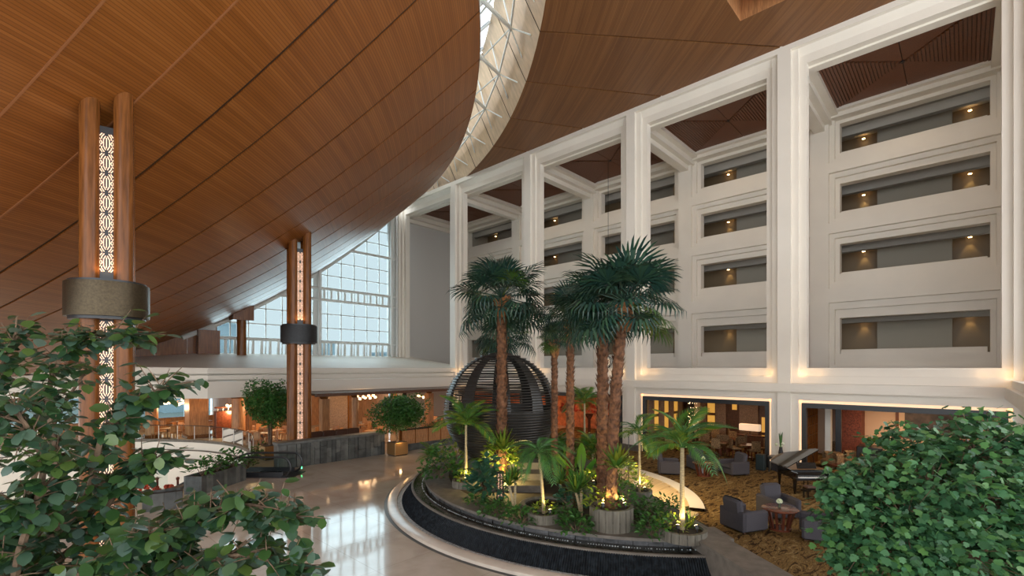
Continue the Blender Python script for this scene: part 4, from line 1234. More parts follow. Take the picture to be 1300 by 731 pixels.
# ================================================================== GROUND FLOOR ROOMS
Y3a, Y3b, Y4a, Y4b = PY[1], PY[2], PY[0], PY[1]
lamp('room_lamp', 'AREA', (31.0, (Y4a + Y4b) / 2, 3.4), 150, (1, .62, .32), 2.5)
lamp('room_lamp', 'AREA', (31.5, (Y3a + Y3b) / 2, 3.4), 55, (1, .60, .28), 2.5)
lamp('room_lamp', 'AREA', (31.0, 19.7, 3.4), 130, (1, .48, .22), 2.5)
lamp('room_lamp', 'AREA', (31.0, 28.4, 3.4), 130, (1, .50, .22), 2.5)
rm = root('wall_lounge', 'peach back wall of the lobby lounge room with a stone ledge', 'wall')
ob('back_wall', MB().box(34.2, 34.4, Y4a - 1, Y4b, 0, 3.5), M['peach'], rm)
ob('side_wall', MB().box(X0 + .5, 34.4, Y4a - 1.2, Y4a - 1, 0, 3.5), M['peach'], rm)
ob('ledge', MB().box(33.2, 34.2, Y4a - 1, 3.9, 0, .42), M['wood2'], rm)
ob('ledge_front', MB().box(33.0, 33.2, Y4a - 1, 3.9, 0, .36), M['cream_stone'], rm)
ob('partition', MB().box(X0 + .5, 34.3, Y3a - .15, Y3a + .15, 0, 3.5), M['darkwood'], rm)
ob('red_pier', MB().box(32.9, 34.2, 4.2, 5.2, 0, 3.5), M['brickred'], rm)
ob('white_pier', MB().box(30.0, 30.4, 5.15, 5.4, 0, 3.5), M['white2'], rm)
ob('black_post', MB().box(30.1, 30.3, 4.7, 4.95, 0, 3.5), M['blackmetal'], rm)
pt = thing('framed_painting', 'dark painting in a brown frame on the peach wall', 'painting', (34.16, .9, 2.1))
ob('frame', MB().box(-.06, .04, -1.9, 1.9, -.75, 1.2), M['wood'], pt)
ob('mount', MB().box(-.07, -.05, -1.75, 1.75, -.6, 1.05), M['peach'], pt)
ob('canvas', MB().box(-.08, -.06, -1.5, 1.5, -.4, .9), M['art'], pt)
bs = thing('bookshelf', 'dark open bookshelf against the lounge partition', 'bookshelf', (29.6, 6.2, 0))
ob('back', MB().box(-1.6, 1.6, .1, .14, 0, 3.1), M['darkwood'], bs)
for z in (0, .6, 1.1, 1.6, 2.1, 2.6, 3.06): ob('shelf', MB().box(-1.6, 1.6, -.25, .12, z, z + .05), M['wood'], bs)
for i in range(6): ob('upright', MB().box(-1.6 + i * .63, -1.55 + i * .63, -.25, .12, 0, 3.1), M['wood'], bs)
pp = thing('black_planter', 'square black planter with a fern by the red stone pier', 'planter', (31.4, 3.6, 0))
ob('box', MB().cbox(-.55, .55, -.55, .55, 0, 1.1, .03), M['blackmetal'], pp)
mb = MB(); r_ = random.Random(2)
for k in range(40):
    a = r_.uniform(0, 6.28); l = r_.uniform(.5, .9)
    mb.add([(0, 0, 1.08), (.5 * l * cos(a) - .04 * sin(a), .5 * l * sin(a) + .04 * cos(a), 1.1 + .6 * l), (l * cos(a), l * sin(a), 1.1 + .5 * l), (.5 * l * cos(a) + .04 * sin(a), .5 * l * sin(a) - .04 * cos(a), 1.1 + .6 * l)], [(0, 1, 2, 3)])
ob('fern', mb, M['shrub'], pp)
def tub_sofa(x, y, rz, lab, w=.4):
    t = thing('tub_sofa', lab, 'armchair', (x, y, 0), rz, 'patterned tub sofas')
    ob('seat', MB().cbox(-w, w, -.38, .3, .12, .46, .07), M['pattern'], t, True)
    ob('curved_back', MB().lathe([(w - .02, .12), (w + .1, .2), (w + .12, .72), (w + .04, .82), (w - .06, .74), (w - .06, .2)], 18, (0, 0, 0), radians(-15), radians(195)), M['pattern'], t, True)
    for sx in (-1, 1):
        for sy in (-1, 1): ob('foot', MB().box(sx * .3 - .03, sx * .3 + .03, sy * .26 - .03, sy * .26 + .03, 0, .13), M['darkwood'], t)
tub_sofa(*gp(1066, 579)[:2], 0.6, 'patterned tub sofa by the black planter')
tub_sofa(*gp(1094, 582)[:2], 1.1, 'patterned tub sofa nearest the stone ledge')
tub_sofa(*gp(1056, 594)[:2], -2.3, 'patterned tub sofa right behind the piano lid')
tub_sofa(*gp(1084, 593)[:2], -2.0, 'patterned tub sofa beside the low coffee table')
p = gp(1070, 603)
ct = thing('coffee_table', 'low dark coffee table among the patterned sofas', 'table', (p.x, p.y, 0), .7)
ob('top', MB().cbox(-.7, .7, -.35, .35, .38, .44, .02), M['redwood'], ct)
for sx in (-1, 1):
    for sy in (-1, 1): ob('leg', MB().box(sx * .62 - .03, sx * .62 + .03, sy * .28 - .03, sy * .28 + .03, 0, .38), M['redwood'], ct)
fb = thing('flower_bowl', 'small bowl of white flowers on the low coffee table', 'vase', (p.x, p.y, .44))
ob('bowl', MB().lathe([(0, 0), (.06, 0), (.1, .08), (.08, .06)], 12), M['plate'], fb, True)
for i in range(6): ob('bloom', MB().sphere((.05 * cos(i), .05 * sin(i), .1), .05, 7, 5), M['whiteflower'], fb, True)

# dark dining room: carved screens with lit amber niches
dr = root('wall_dining', 'dark timber back wall of the dining room with lit amber niches and carved screens', 'wall')
ob('back_wall', MB().box(35.0, 35.2, Y3a, Y3b + 9, 0, 3.5), M['darkwood'], dr)
amber = mat('amber lit niche', (.8, .5, .12), .5, emit=.38, ecol=(1, .50, .09))
for i, (ya, yb, z0, z1) in enumerate(((14.2, 14.75, 1.1, 3.2), (13.0, 13.5, 2.0, 3.2), (13.0, 13.5, 1.0, 1.8), (11.5, 11.8, 2.3, 3.2), (9.1, 9.9, .9, 1.9), (6.9, 7.7, .8, 1.5), (6.9, 7.7, 1.75, 2.9))):
    ob('niche', MB().box(34.93, 35.0, ya, yb, z0, z1), amber, dr)
for (ya, yb) in ((13.6, 14.1), (12.2, 12.9), (10.1, 11.3), (8.0, 8.9)):
    o = ob('carved_panel', MB().box(34.85, 34.95, ya, yb, .3, 3.3), M['screenwood'], dr)
ob('divider', MB().box(33.6, 33.9, 13.6, 13.9, 0, 3.5), M['peach'], dr)
ob('divider', MB().box(33.5, 33.7, 13.95, 14.4, 0, 3.5), M['blackmetal'], dr)
for gy in (8.0, 13.6):
    mb = MB(); r_ = random.Random(int(gy))
    for k in range(70): mb.sphere((32.6, gy + r_.uniform(-.35, .35), r_.uniform(1.0, 3.2)), r_.uniform(.018, .03), 5, 4)
    o = ob('bead_curtain', mb, M['globe'], dr); o['kind'] = 'stuff'
shd = thing('box_lamp', 'white rectangular lamp shade standing on a dining sideboard', 'lamp', (33.2, onX(952, 33.2), .9))
ob('shade', MB().cbox(-.2, .2, -.62, .62, .25, .68, .03), M['shade'], shd)
ob('stand', MB().lathe([(.14, 0), (.14, .03), (.03, .05), (.03, .27)], 10), M['darkwood'], shd)
sb = thing('sideboard', 'dark wood sideboard under the rectangular lamp', 'sideboard', (33.2, onX(952, 33.2), 0))
ob('body', MB().cbox(-.3, .3, -1.1, 1.1, .1, .86, .02), M['redwood'], sb)
ob('top', MB().cbox(-.34, .34, -1.15, 1.15, .86, .90, .01), M['redwood'], sb)
for i in range(3): ob('door', MB().box(-.32, -.3, -1.05 + i * .71, -.38 + i * .71, .15, .82), M['darkwood'], sb)
ob('plinth', MB().box(-.25, .25, -1.0, 1.0, 0, .1), M['darkwood'], sb)
lc0 = make_chair('cushioned_chair', 'patterned cushioned chair in the dark dining room', 'chair', 'dining room chairs', M['redwood'], M['pattern'])
lt0 = make_table('bistro_table', 'round red wood table in the dark dining room', 'table', 'dining room tables', .55, M['redwood'], M['redwood'])
fst = True
for (px, X, a0, wh) in ((850, 29.6, .4, 'close to the white pier by the deck'), (884, 30.9, 1.0, 'behind the corner feather palm'), (912, 29.6, .2, 'in front of the pale divider'), (950, 29.8, .7, 'near the console'), (905, 33.4, .5, 'deep under the amber niches'), (925, 31.6, .1, 'between the console end and the lamp sideboard')):
    y = onX(px, X)
    tl_ = 'round red table in the dining room ' + wh; cl_ = 'patterned chair in the dining room ' + wh
    if fst: lt0.location = (X, y, 0); lt0['label'] = tl_; lc0['label'] = cl_
    else: dup(lt0, (X, y, 0), 0, tl_)
    for i in range(4):
        a = a0 + i * pi / 2
        if fst and i == 0: lc0.location = (X + .74 * cos(a), y + .74 * sin(a), 0); lc0.rotation_euler = (0, 0, a - pi / 2); lc0.scale = (1.15,) * 3
        else: dup(lc0, (X + .74 * cos(a), y + .74 * sin(a), 0), a - pi / 2, cl_, scale=1.15)
    fst = False
# orange lit room behind the palms with red flowers
ob('side_wall', MB().box(X0 + .5, 35.0, Y3b - .12, Y3b + .12, 0, 3.5), M['darkwood'], dr)
for i in range(4):
    x = 28.7 + i * 1.5
    ob('side_niche', MB().box(x, x + .5, Y3b - .17, Y3b - .11, 2.1, 3.15), amber, dr); ob('side_niche', MB().box(x, x + .5, Y3b - .17, Y3b - .11, 1.0, 1.9), amber, dr)
    ob('carved_panel', MB().box(x + .65, x + 1.3, Y3b - .2, Y3b - .11, .3, 3.3), M['screenwood'], dr)
orw = root('wall_orange', 'orange lit room wall seen between the palm trunks', 'wall')
ob('back_wall', MB().box(34.8, 35.0, 15.8, 41, 0, 3.5), mat('terracotta wall', (.52, .17, .07), .7, noise=(3, .4)), orw)
for i, (px, lab) in enumerate(((722, 'red flower arrangement between the two thin palm trunks'), (748, 'red flower arrangement beside the thick palm trunks'), (771, 'red flower arrangement behind the thick palm trunks'))):
    X = 29.0; y = onX(px, X)
    t = thing('flower_stand', lab, 'flowers', (X, y, 0), 0, 'red flower arrangements')
    ob('stand', MB().lathe([(.28, 0), (.28, .05), (.1, .1), (.1, 1.5), (.32, 1.9), (.28, 1.9)], 12), M['redwood'], t, True)
    mb = MB(); r_ = random.Random(i + 40)
    for k in range(80):
        a, e = r_.uniform(0, 6.28), r_.uniform(-.3, 1.5); q = r_.uniform(.6, 1)
        mb.sphere((.6 * q * cos(a) * cos(e), .75 * q * sin(a) * cos(e), 2.15 + .65 * q * sin(e)), .085, 5, 4)
    ob('blossom', mb, M['redflower'], t)
# hanging lantern in the third bay
hl = thing('hanging_lantern', 'small black lantern on a long rod in a gallery bay', 'lantern', (31.6, 19.7, 5.2))
ob('rod', MB().tube([(0, 0, .9), (0, 0, 15.8)], .018, 6), M['blackmetal'], hl)
for i in range(6):
    a = i * pi / 3
    ob('scroll_arm', MB().tube([(0, 0, .9), (.25 * cos(a), .25 * sin(a), .75), (.32 * cos(a), .32 * sin(a), .4), (.12 * cos(a), .12 * sin(a), .1), (0, 0, 0)], .025, 5), M['blackmetal'], hl)
ob('lamp_glass', MB().lathe([(.0, .2), (.12, .25), (.12, .65), (0, .7)], 10), M['shade'], hl)

# lit lantern on the floor glimpsed through the leafy tree
p = gp(58, 716)
fl = thing('floor_lantern', 'warm glowing floor lantern glimpsed through the round leaves', 'lamp', p)
ob('shade', MB().lathe([(.16, .12), (.19, .5), (.16, .5)], 18), M['shade'], fl, True)
ob('base', MB().lathe([(0, 0), (.17, 0), (.17, .12), (.14, .12)], 18), M['darkwood'], fl, True)
ob('bulb', MB().sphere((0, 0, .36), .06, 10, 7), M['globe'], fl, True)
# ================================================================== PLANTS
BZ = .78                                            # level of the planting bed
RP = random.Random(21)
def fan_leaf(pl, fl, n=22, droop=.35, seed=0):
    r_ = random.Random(seed); mb = MB()
    hub = Vector((pl, 0, 0))
    for i in range(n):
        f = -1.95 + 3.9 * i / (n - 1); l = fl * (1 - .18 * abs(f) / 1.95) * r_.uniform(.92, 1.05)
        d = Vector((cos(f), sin(f), 0)); c = Vector((-d.y, d.x, 0)); w = l * .5 * 3.9 / n * .52
        up = .10 * l
        m = hub + d * l * .5 + Vector((0, 0, up * (1 if i % 2 else .4)))
        e = hub + d * l * .80 + Vector((0, 0, -droop * .25 * l))
        t = hub + d * l * (.98 - .25 * droop) + Vector((0, 0, -droop * l * .75))
        mb.add([hub, m - c * w, m + c * w, e - c * w * .55, e + c * w * .55, t], [(0, 1, 2), (1, 3, 4, 2), (3, 5, 4)])
    mb.bar((0, 0, 0), (pl, 0, 0), .03, .02)
    return mb
FAN = {}
for key, args in dict(a=(.78, .80, 24, .30, 1), b=(.85, .78, 22, .55, 2), c=(.70, .85, 24, .18, 3)).items():
    FAN[key] = mesh_of('frond', fan_leaf(*args), M['fan'])
FAN['y'] = mesh_of('frond', fan_leaf(.7, .7, 20, .2, 4), M['fan_y'])
def orient(o, a, e, s, roll=0):
    o.rotation_mode = 'QUATERNION'
    o.rotation_quaternion = (Matrix.Rotation(a, 3, 'Z') @ Matrix.Rotation(-e, 3, 'Y') @ Matrix.Rotation(roll, 3, 'X')).to_quaternion()
    o.scale = (s, s, s)
def palm_trunk(h, r0, r1, lean, seed, dense=9):
    r_ = random.Random(seed); n = int(h * 7) + 4; pts = []; rad = []
    for i in range(n + 1):
        t = i / n
        pts.append((lean[0] * t * t, lean[1] * t * t, h * t)); rad.append((r0 + (r1 - r0) * t) * (1 + (.10 if i % 2 else -.06)))
    mb = MB().tube(pts, rad, 11)
    for i in range(int(h * dense * 4.5)):
        t = r_.random(); a = r_.uniform(0, 6.28); r = r0 + (r1 - r0) * t
        p = Vector((lean[0] * t * t, lean[1] * t * t, h * t)); d = Vector((cos(a), sin(a), 0)); c = Vector((-d.y, d.x, 0))
        mb.add([p + d * r * .9 - c * r * .45, p + d * r * .9 + c * r * .45, p + d * (r * 1.55) + Vector((0, 0, r * 1.1))], [(0, 1, 2)])
    return mb, Vector(pts[-1])
def fan_palm(x, y, zb, ztop, R, r0, label, seed, nf=38, lean=(0, 0), yel=.06):
    r_ = random.Random(seed)
    t = thing('fan_palm', label, 'palm tree', (x, y, zb), 0, 'tall fan palms round the sphere')
    h = ztop - zb
    mb, top = palm_trunk(h, r0, r0 * .82, lean, seed)
    tr = ob('trunk', mb, M['bark'], t)
    mb = MB()
    for i in range(70):
        a = r_.uniform(0, 6.28); z = r_.uniform(-.75, -.18); d = Vector((cos(a), sin(a), 0)); c = Vector((-d.y, d.x, 0)); q = r0 * (.9 + .7 * (z + .75))
        b = top + Vector((0, 0, z))
        mb.add([b + d * r0 * .7 - c * r0 * .4, b + d * r0 * .7 + c * r0 * .4, b + d * q * 1.5 + c * r0 * .2 + Vector((0, 0, r0 * 1.5)), b + d * q * 1.5 - c * r0 * .2 + Vector((0, 0, r0 * 1.5))], [(0, 1, 2, 3)])
    ob('fibre_collar', mb, M['barkfibre'], t)
    for i in range(nf):
        f = (i + .5) / nf
        e = radians(82 - 122 * f ** .85) + r_.uniform(-.12, .12); a = i * 2.39996 + r_.uniform(-.2, .2)
        key = 'y' if r_.random() < yel and f > .3 else ('c' if f < .3 else ('a' if f < .65 else 'b'))
        o = link('frond', FAN[key], t, top + Vector((0, 0, .10)))
        s = R / 1.5 * r_.uniform(.78, 1.14) * (.8 if f < .15 else 1)
        orient(o, a, e, s, r_.uniform(-.3, .3))
    return t
def palm_at(px, ytop, d, R, r0, label, seed, zb=BZ, **kw):
    p = dp(px, ytop, d)
    return fan_palm(p.x, p.y, zb, p.z, R, r0, label, seed, **kw)
palm_at(637, 380, 18.3, 2.05, .20, 'tall fan palm in front of the dark sphere', 31)
palm_at(765, 400, 15.2, 1.75, .19, 'fan palm with a thick trunk just behind the planter palm', 33)
palm_at(724, 405, 17.5, 1.35, .15, 'fan palm with a dark slim trunk between the sphere and the thick palms', 34, nf=30)
palm_at(704, 432, 19.5, 1.05, .14, 'shortest fan palm with yellowed fronds close to the sphere', 35, nf=26, yel=.3)
palm_at(640, 428, 24.0, 1.75, .18, 'fan palm standing behind the dark sphere', 36, nf=34)

def pinnate(L_, seed, n=20, wl=.34, lw=.035, droop=.9):
    r_ = random.Random(seed); mb = MB(); pts = []
    for i in range(n + 1):
        t = i / n; pts.append(Vector((L_ * (t - .18 * t * t * droop), 0, L_ * (.35 * t - .75 * droop * t * t))))
    mb.tube(pts, [.012 * (1 - .8 * i / n) + .002 for i in range(n + 1)], 5)
    for i in range(3, n + 1):
        t = i / n; p = pts[i]; d = (pts[i] - pts[i - 1]).normalized()
        for s in (-1, 1):
            l = wl * L_ * (sin(pi * min(1, t * .9 + .12)) * .8 + .25) * r_.uniform(.9, 1.1)
            dirv = (d * .65 + Vector((0, s * .8, .15))).normalized(); c = d * lw * L_
            m = p + dirv * l * .5; e = p + dirv * l + Vector((0, 0, -.28 * l))
            mb.add([p, m - c * .5, m + c * .5, e], [(0, 1, 2), (1, 3, 2)])
    return mb
PIN = {k: mesh_of('frond', pinnate(1, s, 26, wl, lw, dr), M[m_]) for k, s, wl, lw, dr, m_ in (('a', 1, .42, .042, .95, 'areca'), ('b', 2, .42, .042, 1.2, 'areca_d'), ('c', 3, .46, .045, .75, 'areca'), ('d', 4, .44, .045, 1.35, 'areca_d'))}
def feather_palm(p, h, R, label, seed, nf=11, r0=.05, lean=(0, 0), keys='ab', e0=75, e1=5, trunk=True):
    r_ = random.Random(seed)
    t = thing('feather_palm', label, 'palm', p, 0, 'small feather palms in the planting bed')
    top = Vector((lean[0], lean[1], h))
    if trunk:
        ob('stem', MB().tube([(0, 0, 0), (lean[0] * .4, lean[1] * .4, h * .5), top], [r0 * 1.2, r0, r0 * .85], 9), M['stem'], t, True)
    for i in range(nf):
        f = (i + .5) / nf
        o = link('frond', PIN[keys[i % len(keys)]], t, top)
        orient(o, i * 2.39996 + r_.uniform(-.3, .3), radians(e0 + (e1 - e0) * f), R * r_.uniform(.85, 1.1))
    return t
def pot(px, py, r, h, label, seed=0, m='concrete', zb=BZ):
    p = gp(px, py, zb); p = Vector((p.x, p.y, zb)) + Vector((.7282, .6849, 0)) * r
    t = thing('round_planter', label, 'planter', p, 0, 'round planters in the fountain bed')
    n = 20
    for i in range(n):
        t0 = 2 * pi * i / n; t1 = 2 * pi * (i + 1) / n - .02
        ob('stave', MB().lathe([(r - .10, 0), (r, 0), (r, h), (r - .10, h), (r - .10, h - .1)], 2, (0, 0, 0), t0, t1), M[m], t)
    ob('soil', MB().lathe([(r - .08, h - .08), (0, h - .05)], 20), M['soil'], t)
    return p
def uplight(p, label, power, aim):
    t = thing('uplight', label, 'lamp', p, 0, 'planter uplights')
    d = Vector(aim).normalized()
    ob('housing', MB().tube([(0, 0, 0), d * .10], .045, 10), M['blackmetal'], t)
    ob('lens', MB().tube([d * .102, d * .106], .04, 10), M['bulb'], t)
    ob('spike', MB().tube([(0, 0, -.12), (0, 0, 0)], .012, 6), M['blackmetal'], t)
    lamp('uplight_lamp', 'SPOT', Vector(p) + d * .13, power * 2.2, (1, .74, .26), .04, rot=d.to_track_quat('-Z', 'Y').to_euler(), spot=120)
LEAFQ = [(0, 0, 0), (.35, -.22, .04), (.75, -.16, .02), (1, 0, -.08), (.75, .16, .02), (.35, .22, .04), (.4, 0, .0)]
def add_leaf(mb, p, q, s, w=1.0):
    vs = [Vector(p) + q @ (Vector((x, y * w, z)) * s) for x, y, z in LEAFQ]
    mb.add(vs, [(0, 1, 6), (1, 2, 6), (2, 3, 6), (3, 4, 6), (4, 5, 6), (5, 0, 6)])
def rq(r_, up=.6):
    v = Vector((r_.gauss(0, 1), r_.gauss(0, 1), r_.gauss(0, 1) * (1 - up)))
    return Matrix.Rotation(r_.uniform(0, 6.28), 3, 'Z') @ Matrix.Rotation(r_.gauss(-.1, .55), 3, 'Y') @ Matrix.Rotation(r_.gauss(0, .5), 3, 'X')
def shrub(p, rx, rz_, n, ls, label, m='shrub', w=.9, seed=0, grp='low shrubs in the fountain bed', name='shrub', flat=.0):
    r_ = random.Random(seed)
    t = thing(name, label, 'plant', p, 0, grp)
    mb = MB(); st = MB()
    for k in range(n):
        a, e, q = r_.uniform(0, 6.28), math.asin(r_.uniform(0, 1)), r_.uniform(.55, 1) 
        c = Vector((rx * q * cos(a) * cos(e), rx * q * sin(a) * cos(e), rz_ * (.12 + .9 * q * sin(e))))
        qd = Matrix.Rotation(a + r_.gauss(0, .6), 3, 'Z') @ Matrix.Rotation(r_.uniform(-.9, .5), 3, 'Y') @ Matrix.Rotation(r_.gauss(0, .4), 3, 'X')
        add_leaf(mb, c, qd, ls * r_.uniform(.7, 1.25), w)
    for k in range(7):
        a = k * .9; st.tube([(0, 0, -.04), (rx * .5 * cos(a), rx * .5 * sin(a), rz_ * .6)], [.012, .005], 4)
    ob('foliage', mb, M[m], t); ob('stems', st, M['bark2'], t)
    return t
def blade_tuft(p, h, R, n, label, m='areca', stems=1, seed=0, wid=.035, name='dracaena', grp='spiky leaved plants in the fountain bed'):
    r_ = random.Random(seed)
    t = thing(name, label, 'plant', p, 0, grp)
    heads = []
    for s in range(stems):
        a = s * 2.6 + .5; off = Vector((.16 * s * cos(a), .16 * s * sin(a), 0))
        top = Vector((off.x * 1.6, off.y * 1.6, h * (1 - .1 * s)))
        if h > .1: ob('stem', MB().tube([(0, 0, 0), (off.x * .8, off.y * .8, h * .5), top], [.045, .04, .035], 8), M['stem'], t, True)
        heads.append(top)
    mb = MB()
    for top in heads:
        for k in range(n):
            a = k * 2.39996; e = radians(85 - 75 * (k / n)); l = R * r_.uniform(.8, 1.1)
            d = Vector((cos(a) * cos(e), sin(a) * cos(e), sin(e))); c = Vector((-sin(a), cos(a), 0)) * wid
            m1 = top + d * l * .5; e1 = top + d * l + Vector((0, 0, -.22 * l * (1.2 - sin(e))))
            mb.add([top - c * .6, top + c * .6, m1 + c, m1 - c, e1], [(0, 1, 2, 3), (3, 2, 4)])
    ob('leaves', mb, M[m], t)
    return t
def paddle_plant(p, specs, label, seed=0):
    t = thing('banana_plant', label, 'plant', p)
    for i, (a, e, st, l, w) in enumerate(specs):
        d = Vector((cos(a) * cos(e), sin(a) * cos(e), sin(e)))
        c = Vector((-sin(a), cos(a), 0)); nrm = d.cross(c)
        base = d * st; mb = MB(); n = 8; v = []
        for k in range(n + 1):
            f = k / n; ww = w * (sin(pi * min(.97, f * .9 + .08)) ** .7)
            mid = base + d * l * f + Vector((cos(a) * .25 * l * f * f, sin(a) * .25 * l * f * f, -.18 * l * f * f))
            v += [mid - c * ww - nrm * ww * .3, mid, mid + c * ww - nrm * ww * .3]
        mb.add(v, [(k * 3 + j, k * 3 + j + 1, k * 3 + j + 4, k * 3 + j + 3) for k in range(n) for j in (0, 1)])
        lf = ob('leaf', mb, M['banana'], t, True)
        ob('stalk', MB().tube([(0, 0, 0), base, base + d * l * .5], [.025, .018, .01], 6), M['petiole'], lf)
    return t

# planters with their plants and lamps
pA_ = pot(590, 622, .52, .26, 'low round planter with the slim feather palm near the cascade')
feather_palm((pA_.x, pA_.y, BZ + .2), 2.1, 1.45, 'slim feather palm with yellow fronds in front of the sphere', 41, 12, .05, keys='ac', e1=-10)
shrub((pA_.x, pA_.y, BZ + .2), .45, .5, 120, .17, 'yellow green foliage at the foot of the slim feather palm', 'shrub_y', seed=1)
uplight((pA_.x - .25, pA_.y - .25, BZ + .30), 'small uplight in the planter near the cascade', 26, (.3, .3, 1))
pB_ = pot(692, 668, .47, .28, 'low round planter with the ringed palm stem')
feather_palm((pB_.x, pB_.y, BZ + .2), 1.75, 1.1, 'feather palm with a ringed grey stem and dark arching fronds', 42, 10, .045, lean=(-.1, .1), keys='bd', e0=60, e1=-15)
shrub((pB_.x, pB_.y, BZ + .22), .36, .36, 90, .14, 'yellow green foliage round the ringed palm stem', 'shrub_y', seed=2)
uplight((pB_.x - .1, pB_.y - .32, BZ + .32), 'small white uplight in the ringed palm planter', 22, (.2, .4, 1))
pC_ = pot(782, 679, .60, .62, 'big round concrete planter at the foot of the tallest fan palm')
tp_ = dp(793, 388, 13.25)
fan_palm(pC_.x, pC_.y, BZ + .5, tp_.z, 1.85, .165, 'tallest fan palm with a thick shaggy trunk rising from the big round planter', 32, 46, (tp_.x - pC_.x, tp_.y - pC_.y))
shrub((pC_.x - .25, pC_.y + .25, BZ + .52), .42, .6, 110, .16, 'heart-leaved creeper on the sphere side of the big planter', 'shrub_y', seed=3)
shrub((pC_.x + .28, pC_.y - .2, BZ + .52), .42, .75, 120, .17, 'heart-leaved creeper on the lounge side of the big planter', 'shrub', seed=4)
uplight((pC_.x - .42, pC_.y + .0, BZ + .66), 'uplight in the big planter on the sphere side', 30, (.3, .2, 1))
uplight((pC_.x + .05, pC_.y - .42, BZ + .66), 'uplight in the big planter on the lounge side', 30, (.0, .5, 1))
pD_ = pot(877, 693, .62, .26, 'wide low planter at the corner by the fountain end wall')
feather_palm((pD_.x, pD_.y, BZ + .2), 2.12, 1.4, 'feather palm with a smooth pale stem standing at the fountain corner', 43, 11, .06, lean=(.1, .04), keys='acbd', e0=80, e1=-5)
shrub((pD_.x - .15, pD_.y + .2, BZ + .2), .42, .42, 80, .15, 'yellow lit foliage in the corner planter', 'shrub_y', seed=5)
blade_tuft((pD_.x + .25, pD_.y - .1, BZ + .2), .0, .5, 24, 'low spiky tuft in the corner planter', 'areca', 1, 5, .02)
uplight((pD_.x - .35, pD_.y - .05, BZ + .32), 'uplight in the corner planter on the planting side', 34, (.4, .3, 1))
uplight((pD_.x - .05, pD_.y - .42, BZ + .32), 'uplight in the corner planter on the outer side', 34, (.2, .5, 1))
pE_ = pot(816, 648, .40, .55, 'brown round planter behind the heart-leaved creeper')
feather_palm((pE_.x, pE_.y, BZ + .45), 1.85, 1.05, 'feather palm rising beside the white pier, close to the tallest palm', 44, 9, .04, keys='ab', e0=70, e1=-20)
shrub((pE_.x, pE_.y, BZ + .5), .4, .55, 90, .16, 'light green hanging foliage in the brown planter', 'shrub_y', seed=6)
uplight((pE_.x - .1, pE_.y - .25, BZ + .58), 'uplight in the brown planter', 34, (.3, .4, 1))
pF_ = pot(755, 642, .48, .62, 'tall brown planter behind the dracaena')
shrub((pF_.x, pF_.y, BZ + .55), .5, .55, 110, .2, 'leafy plant in the tall brown planter', 'shrub_y', seed=7)
uplight((pF_.x - .2, pF_.y - .2, BZ + .66), 'uplight in the tall brown planter', 26, (.3, .3, 1))
# glowing column lamp standing on the deck, and an invented spotlight added to brighten the boards
p = gp(808, 632, .1)
gl_ = thing('column_lamp', 'cream glowing column lamp on the timber deck', 'lamp', (p.x, p.y, .1))
ob('glass', MB().lathe([(.12, .1), (.12, .74)], 16), M['shade'], gl_, True); ob('cap', MB().lathe([(0, .80), (.13, .79), (.14, .74)], 16), M['blackmetal'], gl_, True); ob('base', MB().lathe([(.14, 0), (.14, .1), (.1, .1)], 16), M['blackmetal'], gl_, True)
dsp = thing('added_deck_spot', 'small black stake spotlight added to brighten the timber deck', 'lamp', (16.8, 9.55, .1))
ob('stake', MB().tube([(0, 0, 0), (0, 0, 2.6)], .02, 6), M['blackmetal'], dsp)
ob('head', MB().tube([(0, 0, 2.6), (.14, -.08, 2.53)], .05, 10), M['blackmetal'], dsp)
lamp('deck_fill_lamp', 'SPOT', (17.0, 9.4, 2.58), 520, (1, .72, .34), .05, rot=Vector((1.2, -.7, -2.4)).to_track_quat('-Z', 'Y').to_euler(), spot=125)
# lattice bollard
p = gp(635, 634, BZ)
lb = thing('lattice_bollard', 'copper lattice bollard lamp among the blue green leaves', 'lamp', (p.x, p.y, BZ))
ob('box', MB().box(-.09, .09, -.09, .09, 0, .95), M['blackmetal'], lb)
mb = MB()
for q in range(4): fret(mb, .17, .06, .9, Matrix.Rotation(q * pi / 2 + .75, 4, 'Z') @ Matrix.Translation((0, -.093, 0)))
for q in range(4): pass
ob('glowing_lattice', mb, M['glowpanel'], lb)
lb.rotation_euler = (0, 0, 0)
# free standing plants
def bed(px, py): q = gp(px, py, BZ); return (q.x, q.y, BZ)
blade_tuft(bed(654, 652), 1.0, .62, 40, 'dracaena with two pale stems in front of the stone terrace', 'areca', 2, 8)
blade_tuft(bed(738, 656), .85, .72, 46, 'dracaena with a branching pale stem beside the big planter', 'areca', 2, 9)
blade_tuft(bed(712, 625), .3, .8, 46, 'spiky plant behind the basin', 'areca', 1, 10)
blade_tuft(bed(686, 592), 1.2, .8, 46, 'feathery dark plant beside the sphere foot', 'areca_d', 1, 19, .03)
paddle_plant(bed(738, 622), [(.6, 1.35, .7, 1.15, .17), (2.6, 1.15, .6, 1.1, .18), (4.4, 1.2, .55, 1.05, .16), (-.6, .95, .6, 1.2, .17), (1.7, 1.0, .6, 1.0, .17), (3.4, .9, .5, 1.0, .16), (5.4, 1.25, .7, 1.1, .16)], 'broad leaved banana plant between the palm trunks')
paddle_plant(bed(725, 606), [(3.0, 1.0, .4, .9, .15), (2.2, 1.2, .5, .9, .15), (4.0, 1.1, .4, .9, .15), (.9, 1.0, .5, 1.0, .15)], 'yellowing banana plant nearest the sphere')
p1 = dp(637, 560, 18.3); p2_ = dp(781, 588, 12.95)
blade_tuft((p1.x - .15, p1.y - .2, p1.z - .3), .0, .95, 44, "bird's nest fern on the trunk in front of the sphere", 'shrub_y', 1, 11, .07, 'nest_fern', 'ferns on palm trunks')
